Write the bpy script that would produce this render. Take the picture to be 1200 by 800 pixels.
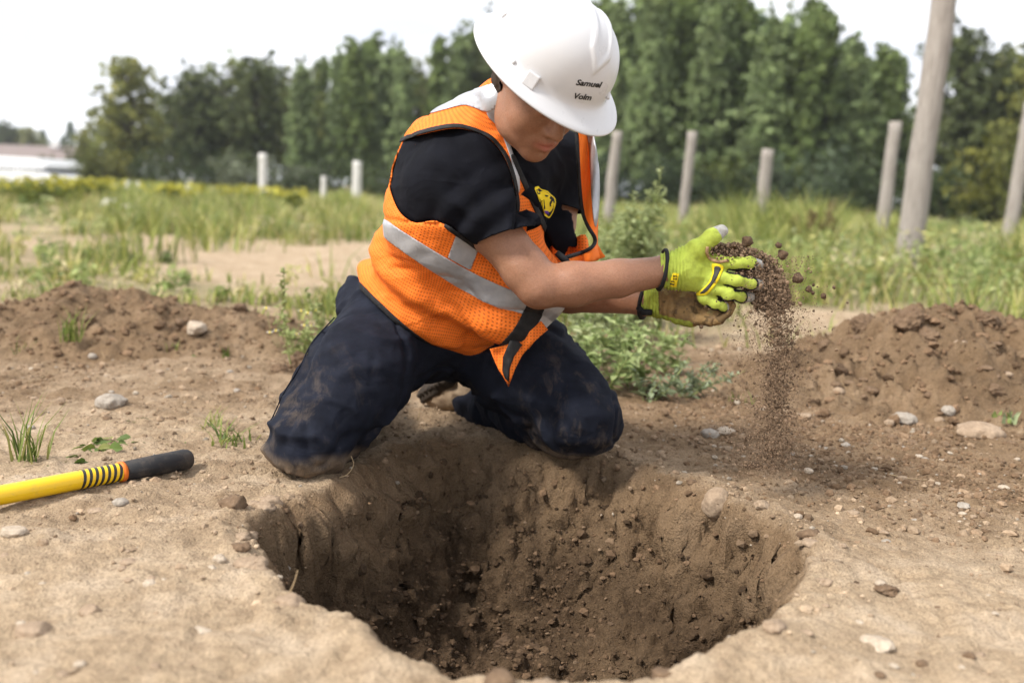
import bpy, bmesh, math, random
import numpy as np
from mathutils import Vector, Matrix
from mathutils.bvhtree import BVHTree

for _o in list(bpy.data.objects):
    bpy.data.objects.remove(_o)
SC = bpy.context.scene
COL = SC.collection
PI = math.pi
rng = np.random.default_rng(7)
random.seed(7)

# ------------------------------------------------------------------ camera
CAM_H, PITCH, ROLL, FPX = 0.60, math.atan(0.15), math.radians(2.2), 1167.0
C_FWD = np.array([0, math.cos(PITCH), -math.sin(PITCH)])
_up0 = np.array([0, math.sin(PITCH), math.cos(PITCH)])
_r0 = np.array([1.0, 0, 0])
C_RIGHT = math.cos(ROLL) * _r0 + math.sin(ROLL) * _up0
C_UP = math.cos(ROLL) * _up0 - math.sin(ROLL) * _r0
C_POS = np.array([0, 0, CAM_H])
cam = bpy.data.objects.new('camera', bpy.data.cameras.new('camera'))
COL.objects.link(cam)
_m = Matrix.Identity(4)
for _i in range(3):
    _m[_i][0], _m[_i][1], _m[_i][2], _m[_i][3] = C_RIGHT[_i], C_UP[_i], -C_FWD[_i], C_POS[_i]
cam.matrix_world = _m
cam.data.sensor_width = 36.0
cam.data.lens = 36.0 * FPX / 1200.0
cam.data.clip_start, cam.data.clip_end = 0.05, 3000
cam.data.dof.use_dof = True
cam.data.dof.focus_distance = 2.0
cam.data.dof.aperture_fstop = 2.4
SC.camera = cam

def P(px, py, d):
    """the world point seen at photo pixel (px, py) of 1200x800 that lies d metres in front (world y)"""
    v = C_FWD + (px - 600) / FPX * C_RIGHT + (400 - py) / FPX * C_UP
    return C_POS + v * (d / v[1])

def PG(px, py, z=0.0):
    """the point of the level z seen at a pixel"""
    v = C_FWD + (px - 600) / FPX * C_RIGHT + (400 - py) / FPX * C_UP
    return C_POS + v * ((z - CAM_H) / v[2])

def camdir(v):
    """right / up / towards-the-camera components -> world direction"""
    w = v[0] * C_RIGHT + v[1] * C_UP - v[2] * C_FWD
    return w / np.linalg.norm(w)

def project(V):
    d = np.asarray(V) - C_POS
    z = d @ C_FWD
    return np.stack([600 + FPX * (d @ C_RIGHT) / z, 400 - FPX * (d @ C_UP) / z], -1)

# ------------------------------------------------------------------ light
SUN_EL, SUN_AZ = math.radians(46), math.radians(-75)     # from the left, a little behind the camera's side
sun_dir = np.array([math.cos(SUN_EL) * math.sin(SUN_AZ), math.cos(SUN_EL) * math.cos(SUN_AZ) , math.sin(SUN_EL)])
sun_dir[0] *= 0.85
sun_dir[1] = -0.32
sun_dir /= np.linalg.norm(sun_dir)
W = bpy.data.worlds.new('World')
SC.world = W
W.use_nodes = True
_nt = W.node_tree
for _n in list(_nt.nodes):
    _nt.nodes.remove(_n)
_out = _nt.nodes.new('ShaderNodeOutputWorld')
_bg = _nt.nodes.new('ShaderNodeBackground')
_bg.inputs['Strength'].default_value = 0.1
_sky = _nt.nodes.new('ShaderNodeTexSky')
_sky.sky_type = 'NISHITA'
_sky.sun_disc = False
_sky.sun_elevation = SUN_EL
_sky.sun_rotation = math.atan2(sun_dir[0], sun_dir[1])
_sky.dust_density = 2.0
# thin overcast: procedural cloud sheets over the clear sky
_tc = _nt.nodes.new('ShaderNodeTexCoord')
_mp = _nt.nodes.new('ShaderNodeMapping')
_mp.inputs['Scale'].default_value = (1.0, 1.0, 3.2)
_nt.links.new(_tc.outputs['Generated'], _mp.inputs['Vector'])
_nz = _nt.nodes.new('ShaderNodeTexNoise')
_nz.inputs['Scale'].default_value = 2.3
_nz.inputs['Detail'].default_value = 7
_nz.inputs['Roughness'].default_value = 0.55
_nz.inputs['Distortion'].default_value = 0.3
_nt.links.new(_mp.outputs['Vector'], _nz.inputs['Vector'])
_cr = _nt.nodes.new('ShaderNodeValToRGB')
_cr.color_ramp.elements[0].position = 0.30
_cr.color_ramp.elements[0].color = (0.80, 0.80, 0.80, 1)
_cr.color_ramp.elements[1].position = 0.5
_cr.color_ramp.elements[1].color = (1, 1, 1, 1)
_nt.links.new(_nz.outputs['Fac'], _cr.inputs['Fac'])
_nz2 = _nt.nodes.new('ShaderNodeTexNoise')
_nz2.inputs['Scale'].default_value = 4.0
_nz2.inputs['Detail'].default_value = 6
_nt.links.new(_mp.outputs['Vector'], _nz2.inputs['Vector'])
_cc = _nt.nodes.new('ShaderNodeValToRGB')
_cc.color_ramp.elements[0].position = 0.36
_cc.color_ramp.elements[0].color = (3.8, 4.0, 4.5, 1)
_cc.color_ramp.elements[1].position = 0.62
_cc.color_ramp.elements[1].color = (6.0, 6.1, 6.3, 1)
_nt.links.new(_nz2.outputs['Fac'], _cc.inputs['Fac'])
_mx = _nt.nodes.new('ShaderNodeMix')
_mx.data_type = 'RGBA'
_nt.links.new(_cr.outputs['Color'], _mx.inputs[0])
_nt.links.new(_sky.outputs['Color'], _mx.inputs[6])
_nt.links.new(_cc.outputs['Color'], _mx.inputs[7])
_nt.links.new(_mx.outputs[2], _bg.inputs['Color'])
_nt.links.new(_bg.outputs['Background'], _out.inputs['Surface'])

_sl = bpy.data.lights.new('sun', 'SUN')
_sl.energy = 2.2
_sl.angle = math.radians(12)
_sl.color = (1.0, 0.95, 0.88)
sun = bpy.data.objects.new('sun', _sl)
COL.objects.link(sun)
sun.rotation_euler = Vector(sun_dir).to_track_quat('Z', 'Y').to_euler()

SC.view_settings.view_transform = 'Standard'
SC.view_settings.look = 'None'
SC.view_settings.gamma = 1.0
SC.view_settings.exposure = 1.40
SC.render.engine = 'CYCLES'
SC.cycles.max_bounces = 6
SC.cycles.transparent_max_bounces = 6
# ------------------------------------------------------------------ objects
def tag(o, label=None, cat=None, group=None, kind=None):
    if label: o['label'] = label
    if cat: o['category'] = cat
    if group: o['group'] = group
    if kind: o['kind'] = kind
    return o

def empty(name, loc, label, cat, group=None):
    o = bpy.data.objects.new(name, None)
    o.empty_display_size = 0.05
    COL.objects.link(o)
    o.location = loc
    return tag(o, label, cat, group)

def mesh_data(name, V, F, smooth=True, attrs=None, uv=None):
    """V (n,3); F an int array (m,3|4) or a list of index lists. attrs: {name: per-vertex float or (n,3) colour}"""
    me = bpy.data.meshes.new(name)
    V = np.asarray(V, np.float32)
    if isinstance(F, np.ndarray):
        k = F.shape[1]
        me.vertices.add(len(V)); me.vertices.foreach_set('co', V.ravel())
        me.loops.add(F.size); me.loops.foreach_set('vertex_index', F.astype(np.int32).ravel())
        me.polygons.add(len(F)); me.polygons.foreach_set('loop_start', np.arange(0, F.size, k, dtype=np.int32))
        me.update(calc_edges=True)
    else:
        me.from_pydata(V.tolist(), [], [list(map(int, f)) for f in F])
        me.update()
    me.polygons.foreach_set('use_smooth', np.full(len(me.polygons), smooth, bool))
    for an, av in (attrs or {}).items():
        av = np.asarray(av, np.float32)
        if av.ndim == 1:
            at = me.attributes.new(an, 'FLOAT', 'POINT'); at.data.foreach_set('value', av)
        else:
            at = me.attributes.new(an, 'FLOAT_COLOR', 'POINT')
            c = np.ones((len(av), 4), np.float32); c[:, :3] = av
            at.data.foreach_set('color', c.ravel())
    if uv is not None:
        li = np.empty(len(me.loops), np.int32); me.loops.foreach_get('vertex_index', li)
        lay = me.uv_layers.new(name='UVMap')
        lay.data.foreach_set('uv', np.asarray(uv, np.float32)[li].ravel())
    return me

def link(name, me, mat, parent=None, loc=None):
    o = bpy.data.objects.new(name, me)
    COL.objects.link(o)
    if mat is not None and not me.materials:
        for m in (mat if isinstance(mat, (list, tuple)) else [mat]):
            me.materials.append(m)
    if parent is not None: o.parent = parent
    if loc is not None: o.location = loc
    return o

def obj(name, V, F, mat, parent=None, origin=(0, 0, 0), **kw):
    """world-space vertices; the object's own origin is put at `origin` when it is top-level"""
    V = np.asarray(V, float)
    if parent is None:
        V = V - np.asarray(origin)
        return link(name, mesh_data(name, V, F, **kw), mat, None, origin)
    V = V - np.asarray(WORLD_OF(parent))
    return link(name, mesh_data(name, V, F, **kw), mat, parent)

def WORLD_OF(o):
    p = Vector((0, 0, 0))
    while o is not None:
        p = p + o.location; o = o.parent
    return p

class MB:
    """collects shapes into one mesh"""
    def __init__(s): s.V, s.F, s.C = [], [], []; s.n = 0
    def add(s, V, F, col=None):
        V = np.asarray(V, float)
        s.V.append(V); s.F += [[i + s.n for i in f] for f in F]; s.n += len(V)
        if col is not None: s.C.append(np.tile(np.asarray(col, float), (len(V), 1)))
        return s
    def box(s, c, half, R=None, col=None, bevel=0.0):
        v = np.array([[x, y, z] for x in (-1, 1) for y in (-1, 1) for z in (-1, 1)], float) * np.asarray(half)
        f = [[0, 1, 3, 2], [4, 6, 7, 5], [0, 4, 5, 1], [2, 3, 7, 6], [0, 2, 6, 4], [1, 5, 7, 3]]
        if R is not None: v = v @ np.asarray(R).T
        return s.add(v + np.asarray(c), f, col)
    def tube(s, pts, radii, n=10, caps=True, col=None, flat=None):
        V, F = tube(pts, radii, n, caps)
        return s.add(V, F, col)
    def build(s, name, mat, parent=None, origin=(0, 0, 0), smooth=True):
        at = {'col': np.concatenate(s.C)} if s.C else None
        return obj(name, np.concatenate(s.V), s.F, mat, parent, origin, smooth=smooth, attrs=at)

def unit(v):
    v = np.asarray(v, float); return v / (np.linalg.norm(v) + 1e-12)

def frame(d):
    d = unit(d); a = np.array([0, 0, 1.0]) if abs(d[2]) < 0.9 else np.array([1.0, 0, 0])
    u = unit(np.cross(a, d)); return u, np.cross(d, u), d

def tube(pts, radii, n=10, caps=True):
    pts = np.asarray(pts, float); m = len(pts)
    radii = np.broadcast_to(np.asarray(radii, float), (m,))
    V, F = [], []
    u = None
    for i in range(m):
        d = pts[min(i + 1, m - 1)] - pts[max(i - 1, 0)]
        d = unit(d)
        if u is None: u, w, _ = frame(d)
        u = unit(u - d * (u @ d)); w = np.cross(d, u)
        for k in range(n):
            a = 2 * PI * k / n
            V.append(pts[i] + radii[i] * (math.cos(a) * u + math.sin(a) * w))
    for i in range(m - 1):
        for k in range(n):
            F.append([i * n + k, i * n + (k + 1) % n, (i + 1) * n + (k + 1) % n, (i + 1) * n + k])
    if caps:
        F.append([k for k in range(n)][::-1]); F.append([(m - 1) * n + k for k in range(n)])
    return np.array(V), F

def catmull(pts, n=8, closed=False):
    p = np.asarray(pts, float); m = len(p); out = []
    rngi = range(m) if closed else range(m - 1)
    for i in rngi:
        if closed: a, b, c, d = p[(i - 1) % m], p[i], p[(i + 1) % m], p[(i + 2) % m]
        else: a, b, c, d = p[max(i - 1, 0)], p[i], p[i + 1], p[min(i + 2, m - 1)]
        for t in np.arange(n) / n:
            out.append(0.5 * ((2 * b) + (c - a) * t + (2 * a - 5 * b + 4 * c - d) * t * t + (3 * b - a - 3 * c + d) * t ** 3))
    if not closed: out.append(p[-1])
    return np.array(out)

# ------------------------------------------------------------------ noise
def _hash(ix, iy, iz, seed):
    with np.errstate(over='ignore'):
        h = ix.astype(np.uint32) * np.uint32(374761393) + iy.astype(np.uint32) * np.uint32(668265263) + iz.astype(np.uint32) * np.uint32(2246822519) + np.uint32((seed * 3266489917) & 0xffffffff)
        h = (h ^ (h >> np.uint32(13))) * np.uint32(1274126177)
        h ^= h >> np.uint32(16)
    return h.astype(np.float32) / np.float32(4294967295.0)

def vnoise(p, seed=0):
    """value noise in [-1, 1]; p (..., 2|3)"""
    p = np.asarray(p, np.float32)
    if p.shape[-1] == 2: p = np.concatenate([p, np.zeros(p.shape[:-1] + (1,), np.float32)], -1)
    i = np.floor(p).astype(np.int64); f = p - i; f = f * f * f * (f * (f * 6 - 15) + 10)
    r = 0
    for dx in (0, 1):
        wx = f[..., 0] if dx else 1 - f[..., 0]
        for dy in (0, 1):
            wy = f[..., 1] if dy else 1 - f[..., 1]
            for dz in (0, 1):
                wz = f[..., 2] if dz else 1 - f[..., 2]
                r = r + wx * wy * wz * _hash(i[..., 0] + dx, i[..., 1] + dy, i[..., 2] + dz, seed)
    return r * 2 - 1

def fbm(p, octv=4, seed=0, gain=0.5):
    p = np.asarray(p, np.float32); a, r, s = 1.0, 0, 0
    for k in range(octv):
        r = r + a * vnoise(p * (2.03 ** k) + 17.3 * k, seed + k); s += a; a *= gain
    return r / s

def sstep(a, b, x):
    t = np.clip((x - a) / (b - a), 0, 1); return t * t * (3 - 2 * t)

# ------------------------------------------------------------------ signed distance modelling
class Grid:
    """implicit surface on a voxel grid; shapes are smooth-unioned inside their own box only"""
    def __init__(s, lo, hi, h):
        s.lo, s.h = np.asarray(lo, float), h
        s.n = np.ceil((np.asarray(hi, float) - s.lo) / h).astype(int) + 1
        s.F = np.full(s.n, 0.2, np.float32)
    def _blk(s, lo, hi):
        a = np.clip(np.floor((np.asarray(lo) - s.lo) / s.h).astype(int), 0, s.n - 1)
        b = np.clip(np.ceil((np.asarray(hi) - s.lo) / s.h).astype(int) + 1, 1, s.n)
        if np.any(b <= a): return None
        ax = [s.lo[i] + s.h * np.arange(a[i], b[i]) for i in range(3)]
        X, Y, Z = np.meshgrid(*ax, indexing='ij')
        return tuple(slice(a[i], b[i]) for i in range(3)), np.stack([X, Y, Z], -1)
    def _put(s, sl, d, k, sub=False):
        A = s.F[sl]; d = d.astype(np.float32)
        if sub: A, d = -A, d
        if k > 0:
            hh = np.maximum(k - np.abs(A - d), 0) / k
            r = np.minimum(A, d) - hh * hh * k * 0.25
        else: r = np.minimum(A, d)
        s.F[sl] = -r if sub else r
    def seg(s, a, b, ra, rb=None, k=0.02, sub=False):
        rb = ra if rb is None else rb; a, b = np.asarray(a, float), np.asarray(b, float)
        m = max(ra, rb) + k + 4 * s.h
        q = s._blk(np.minimum(a, b) - m, np.maximum(a, b) + m)
        if q is None: return s
        sl, X = q; ab = b - a
        t = np.clip(((X - a) @ ab) / (ab @ ab + 1e-12), 0, 1)
        d = np.linalg.norm(X - a - t[..., None] * ab, axis=-1) - (ra + (rb - ra) * t)
        s._put(sl, d, k, sub); return s
    def chain(s, pts, radii, k=0.02):
        for i in range(len(pts) - 1): s.seg(pts[i], pts[i + 1], radii[i], radii[i + 1], k)
        return s
    def ell(s, c, r, R=None, k=0.02, sub=False):
        """ellipsoid; columns of R are its axes"""
        c = np.asarray(c, float); r = np.asarray(r, float)
        R = np.eye(3) if R is None else np.asarray(R)
        e = np.sqrt(((R * r) ** 2).sum(1)) + k + 4 * s.h
        q = s._blk(c - e, c + e)
        if q is None: return s
        sl, X = q; L = (X - c) @ R
        k0 = np.linalg.norm(L / r, axis=-1); k1 = np.linalg.norm(L / r ** 2, axis=-1) + 1e-9
        d = np.where(k0 < 0.05, -r.min(), k0 * (k0 - 1) / k1)
        s._put(sl, d, k, sub); return s
    def rbox(s, c, half, rad, R=None, k=0.02, sub=False):
        c = np.asarray(c, float); half = np.asarray(half, float); R = np.eye(3) if R is None else np.asarray(R)
        e = np.abs(R) @ half + rad + k + 4 * s.h
        q = s._blk(c - e, c + e)
        if q is None: return s
        sl, X = q; L = np.abs((X - c) @ R) - (half - rad)
        d = np.linalg.norm(np.maximum(L, 0), axis=-1) + np.minimum(L.max(-1), 0) - rad
        s._put(sl, d, k, sub); return s
    def mesh(s, iso=0.0):
        return surface_nets(s.F - np.float32(iso), s.lo, s.h)

def surface_nets(F, lo, h):
    n = F.shape
    ins = F < 0
    cnt = np.zeros(tuple(x - 1 for x in n), np.int16)
    for dx in (0, 1):
        for dy in (0, 1):
            for dz in (0, 1):
                cnt += ins[dx:n[0] - 1 + dx, dy:n[1] - 1 + dy, dz:n[2] - 1 + dz]
    act = (cnt > 0) & (cnt < 8)
    idx = np.argwhere(act)
    vid = np.full(act.shape, -1, np.int64); vid[act] = np.arange(len(idx))
    c8 = [(a, b, c) for a in (0, 1) for b in (0, 1) for c in (0, 1)]
    val = {o: F[idx[:, 0] + o[0], idx[:, 1] + o[1], idx[:, 2] + o[2]] for o in c8}
    acc = np.zeros((len(idx), 3)); w = np.zeros(len(idx))
    for o in c8:
        for ax in range(3):
            if o[ax] == 0:
                p = list(o); p[ax] = 1; p = tuple(p)
                a, b = val[o], val[p]; m = (a < 0) != (b < 0)
                t = np.where(m, a / np.where(m, a - b, 1), 0)
                e = np.tile(np.array(o, float), (len(idx), 1)); e[:, ax] = t
                acc += e * m[:, None]; w += m
    V = lo + h * (idx + acc / w[:, None])
    Q = []
    for ax in range(3):
        o1, o2 = (ax + 1) % 3, (ax + 2) % 3
        sl0 = [slice(None)] * 3; sl1 = [slice(None)] * 3
        sl0[ax] = slice(0, n[ax] - 1); sl1[ax] = slice(1, n[ax])
        A, B = ins[tuple(sl0)], ins[tuple(sl1)]
        cr = A != B
        cr = cr.copy()
        for o in (o1, o2):
            z = [slice(None)] * 3; z[o] = slice(0, 1); cr[tuple(z)] = False
            z[o] = slice(n[o] - 1, n[o]); cr[tuple(z)] = False
        e = np.argwhere(cr)
        if not len(e): continue
        def cell(d1, d2):
            q = e.copy(); q[:, o1] += d1; q[:, o2] += d2
            return vid[q[:, 0], q[:, 1], q[:, 2]]
        quad = np.stack([cell(-1, -1), cell(0, -1), cell(0, 0), cell(-1, 0)], -1)
        fl = ~A[cr]
        quad[fl] = quad[fl][:, ::-1]
        Q.append(quad)
    Q = np.concatenate(Q)
    return V, Q[(Q >= 0).all(1)]

def vnormals(V, F):
    V = np.asarray(V, float); N = np.zeros_like(V)
    F = np.asarray(F)
    a, b, c = V[F[:, 0]], V[F[:, 1]], V[F[:, 2]]
    if F.shape[1] == 4: fn = np.cross(V[F[:, 2]] - a, V[F[:, 3]] - b)
    else: fn = np.cross(b - a, c - a)
    for k in range(F.shape[1]): np.add.at(N, F[:, k], fn)
    return N / (np.linalg.norm(N, axis=1, keepdims=True) + 1e-12)

def laplace(V, F, it=2, lam=0.5):
    V = np.asarray(V, float).copy(); F = np.asarray(F)
    k = F.shape[1]
    e = np.concatenate([F[:, [i, (i + 1) % k]] for i in range(k)])
    e = np.concatenate([e, e[:, ::-1]])
    deg = np.bincount(e[:, 0], minlength=len(V)).astype(float)[:, None]
    for _ in range(it):
        S = np.stack([np.bincount(e[:, 0], weights=V[e[:, 1], j], minlength=len(V)) for j in range(3)], -1)
        V += lam * (S / np.maximum(deg, 1) - V)
    return V

def tris(F):
    F = np.asarray(F)
    return F if F.shape[1] == 3 else np.concatenate([F[:, [0, 1, 2]], F[:, [0, 2, 3]]])

def clip(V, F, s, extra=None):
    """the part of a triangle mesh where s < 0, cut cleanly along s = 0"""
    F = tris(F); V = np.asarray(V, float); s = np.asarray(s, float).copy()
    s[np.abs(s) < 1e-7] = 1e-7
    A = V if extra is None else np.concatenate([V, extra], 1)
    ins = s < 0; c = ins[F].sum(1)
    keep = [F[c == 3]]
    edges = {}; newA = []
    def cut(i, j):
        key = (i, j) if i < j else (j, i)
        if key not in edges:
            t = s[i] / (s[i] - s[j]); newA.append(A[i] + t * (A[j] - A[i])); edges[key] = len(A) + len(newA) - 1
        return edges[key]
    out = []
    for f in F[(c == 1) | (c == 2)]:
        q = ins[f]
        lone = int(np.argmax(q)) if q.sum() == 1 else int(np.argmin(q))
        a, b, d = int(f[lone]), int(f[(lone + 1) % 3]), int(f[(lone + 2) % 3])
        ab, ad = cut(a, b), cut(a, d)
        if q.sum() == 1: out.append((a, ab, ad))
        else: out += [(ab, b, d), (ab, d, ad)]
    if out: keep.append(np.array(out))
    F2 = np.concatenate(keep)
    A2 = np.concatenate([A, np.array(newA)]) if newA else A
    u, inv = np.unique(F2, return_inverse=True)
    A2 = A2[u]; F2 = inv.reshape(F2.shape)
    return (A2, F2) if extra is None else (A2[:, :3], F2, A2[:, 3:])

def polysd(q, poly):
    """signed distance of 2-D points to a closed polygon (negative inside)"""
    q = np.asarray(q, float); poly = np.asarray(poly, float)
    d = np.full(len(q), 1e9); inside = np.zeros(len(q), bool)
    m = len(poly)
    for i in range(m):
        a, b = poly[i], poly[(i + 1) % m]; ab = b - a
        t = np.clip(((q - a) @ ab) / (ab @ ab + 1e-12), 0, 1)
        d = np.minimum(d, np.linalg.norm(q - a - t[:, None] * ab, axis=1))
        cond = (a[1] > q[:, 1]) != (b[1] > q[:, 1])
        with np.errstate(divide='ignore', invalid='ignore'):
            xi = a[0] + (q[:, 1] - a[1]) / (b[1] - a[1]) * ab[0]
        inside ^= cond & (q[:, 0] < xi)
    return np.where(inside, -d, d)

def linedist(q, pts):
    q = np.asarray(q, float); d = np.full(len(q), 1e9)
    for i in range(len(pts) - 1):
        a, b = np.asarray(pts[i], float), np.asarray(pts[i + 1], float); ab = b - a
        t = np.clip(((q - a) @ ab) / (ab @ ab + 1e-12), 0, 1)
        d = np.minimum(d, np.linalg.norm(q - a - t[:, None] * ab, axis=1))
    return d

def icosphere(sub):
    t = (1 + 5 ** .5) / 2
    V = [(-1, t, 0), (1, t, 0), (-1, -t, 0), (1, -t, 0), (0, -1, t), (0, 1, t), (0, -1, -t), (0, 1, -t), (t, 0, -1), (t, 0, 1), (-t, 0, -1), (-t, 0, 1)]
    F = [(0, 11, 5), (0, 5, 1), (0, 1, 7), (0, 7, 10), (0, 10, 11), (1, 5, 9), (5, 11, 4), (11, 10, 2), (10, 7, 6), (7, 1, 8), (3, 9, 4), (3, 4, 2), (3, 2, 6), (3, 6, 8), (3, 8, 9), (4, 9, 5), (2, 4, 11), (6, 2, 10), (8, 6, 7), (9, 8, 1)]
    V = [unit(v) for v in V]
    for _ in range(sub):
        mid = {}; F2 = []
        def m(i, j):
            k = (min(i, j), max(i, j))
            if k not in mid: V.append(unit(V[i] + V[j])); mid[k] = len(V) - 1
            return mid[k]
        for a, b, c in F:
            x, y, z = m(a, b), m(b, c), m(c, a); F2 += [(a, x, z), (b, y, x), (c, z, y), (x, y, z)]
        F = F2
    return np.array(V), np.array(F)
ICO = {k: icosphere(k) for k in (0, 1, 2, 3, 4)}

def rot(ax, ang):
    return np.array(Matrix.Rotation(ang, 3, Vector(ax)))
def rand_rot(r=rng):
    q = unit(r.normal(size=4)); w, x, y, z = q
    return np.array([[1 - 2 * (y * y + z * z), 2 * (x * y - z * w), 2 * (x * z + y * w)], [2 * (x * y + z * w), 1 - 2 * (x * x + z * z), 2 * (y * z - x * w)], [2 * (x * z - y * w), 2 * (y * z + x * w), 1 - 2 * (x * x + y * y)]])

# ------------------------------------------------------------------ materials
class M:
    """short node builder"""
    def __init__(s, name, rough=0.8, spec=0.3, base=(0.5, 0.5, 0.5)):
        s.m = bpy.data.materials.new(name); s.m.use_nodes = True
        s.t = s.m.node_tree; s.b = s.t.nodes['Principled BSDF']
        s.b.inputs['Roughness'].default_value = rough
        s.b.inputs['Specular IOR Level'].default_value = spec
        s.b.inputs['Base Color'].default_value = (*base, 1)
        s.tc = s.t.nodes.new('ShaderNodeTexCoord')
    def node(s, typ, **kw):
        n = s.t.nodes.new(typ)
        for k, v in kw.items(): setattr(n, k, v)
        return n
    def to(s, a, b): s.t.links.new(a, b)
    def coord(s, scale=(1, 1, 1), src='Object', rotz=0):
        mp = s.node('ShaderNodeMapping'); s.to(s.tc.outputs[src], mp.inputs['Vector'])
        mp.inputs['Scale'].default_value = scale if hasattr(scale, '__len__') else (scale,) * 3
        mp.inputs['Rotation'].default_value[2] = rotz
        return mp.outputs['Vector']
    def noise(s, scale, detail=4, rough=0.55, vec=None, dist=0.0):
        n = s.node('ShaderNodeTexNoise'); n.inputs['Scale'].default_value = scale
        n.inputs['Detail'].default_value = detail; n.inputs['Roughness'].default_value = rough
        n.inputs['Distortion'].default_value = dist
        s.to(vec if vec is not None else s.tc.outputs['Object'], n.inputs['Vector'])
        return n.outputs['Fac']
    def voro(s, scale, vec=None, feature='F1', out='Distance', rand=1.0):
        n = s.node('ShaderNodeTexVoronoi', feature=feature); n.inputs['Scale'].default_value = scale
        n.inputs['Randomness'].default_value = rand
        s.to(vec if vec is not None else s.tc.outputs['Object'], n.inputs['Vector'])
        return n.outputs[out]
    def ramp(s, fac, stops):
        r = s.node('ShaderNodeValToRGB'); e = r.color_ramp.elements
        while len(e) < len(stops): e.new(0.5)
        for el, (p, c) in zip(e, stops):
            el.position = p; el.color = (*c, 1) if hasattr(c, '__len__') else (c, c, c, 1)
        s.to(fac, r.inputs['Fac']); return r.outputs['Color']
    def mix(s, fac, a, b, mode='MIX'):
        n = s.node('ShaderNodeMix', data_type='RGBA', blend_type=mode)
        for i, v in ((0, fac), (6, a), (7, b)):
            if hasattr(v, 'is_linked'): s.to(v, n.inputs[i])
            elif i == 0: n.inputs[0].default_value = v
            else: n.inputs[i].default_value = (*v, 1)
        return n.outputs[2]
    def math(s, op, a, b=0.0):
        n = s.node('ShaderNodeMath', operation=op)
        for i, v in enumerate((a, b)):
            if hasattr(v, 'is_linked'): s.to(v, n.inputs[i])
            else: n.inputs[i].default_value = v
        return n.outputs[0]
    def attr(s, name, out='Fac'):
        n = s.node('ShaderNodeAttribute'); n.attribute_name = name; return n.outputs[out]
    def color(s, c): s.to(c, s.b.inputs['Base Color']); return s
    def rough(s, c): s.to(c, s.b.inputs['Roughness']); return s
    def bump(s, h, strength=0.5, dist=0.01, prev=None):
        n = s.node('ShaderNodeBump'); n.inputs['Strength'].default_value = strength; n.inputs['Distance'].default_value = dist
        s.to(h, n.inputs['Height'])
        if prev is not None: s.to(prev, n.inputs['Normal'])
        s.to(n.outputs['Normal'], s.b.inputs['Normal']); return n.outputs['Normal']
    def leaf(s, trans=0.25):
        """thin leaf: a translucent share so that light passes through"""
        s.b.inputs['Subsurface Weight'].default_value = 0.0
        tr = s.node('ShaderNodeBsdfTranslucent'); ms = s.node('ShaderNodeMixShader'); ms.inputs[0].default_value = trans
        src = s.b.inputs['Base Color'].links[0].from_socket if s.b.inputs['Base Color'].links else None
        if src is not None: s.to(src, tr.inputs['Color'])
        else: tr.inputs['Color'].default_value = s.b.inputs['Base Color'].default_value
        o = s.t.nodes['Material Output']
        s.to(s.b.outputs['BSDF'], ms.inputs[1]); s.to(tr.outputs['BSDF'], ms.inputs[2]); s.to(ms.outputs[0], o.inputs['Surface'])
        return s
# ------------------------------------------------------------------ ground, hole, mounds
_rim_px = [(292, 603), (300, 640), (325, 672), (352, 702), (395, 718), (440, 744), (510, 772), (575, 792), (640, 797), (720, 787), (795, 770), (870, 748), (922, 712), (948, 678), (958, 648), (935, 622), (895, 606), (850, 585), (800, 560), (735, 540), (660, 526), (560, 516), (480, 520), (425, 545), (380, 572), (325, 590)]
RIM = catmull([PG(*p)[:2] for p in _rim_px], 4, closed=True)
HC = RIM.mean(0)
HOLE_D = 0.44

def hole_sd(x, y):
    q = np.stack([x, y], -1)
    sd = polysd(q.reshape(-1, 2), RIM).reshape(x.shape)
    return sd

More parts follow.
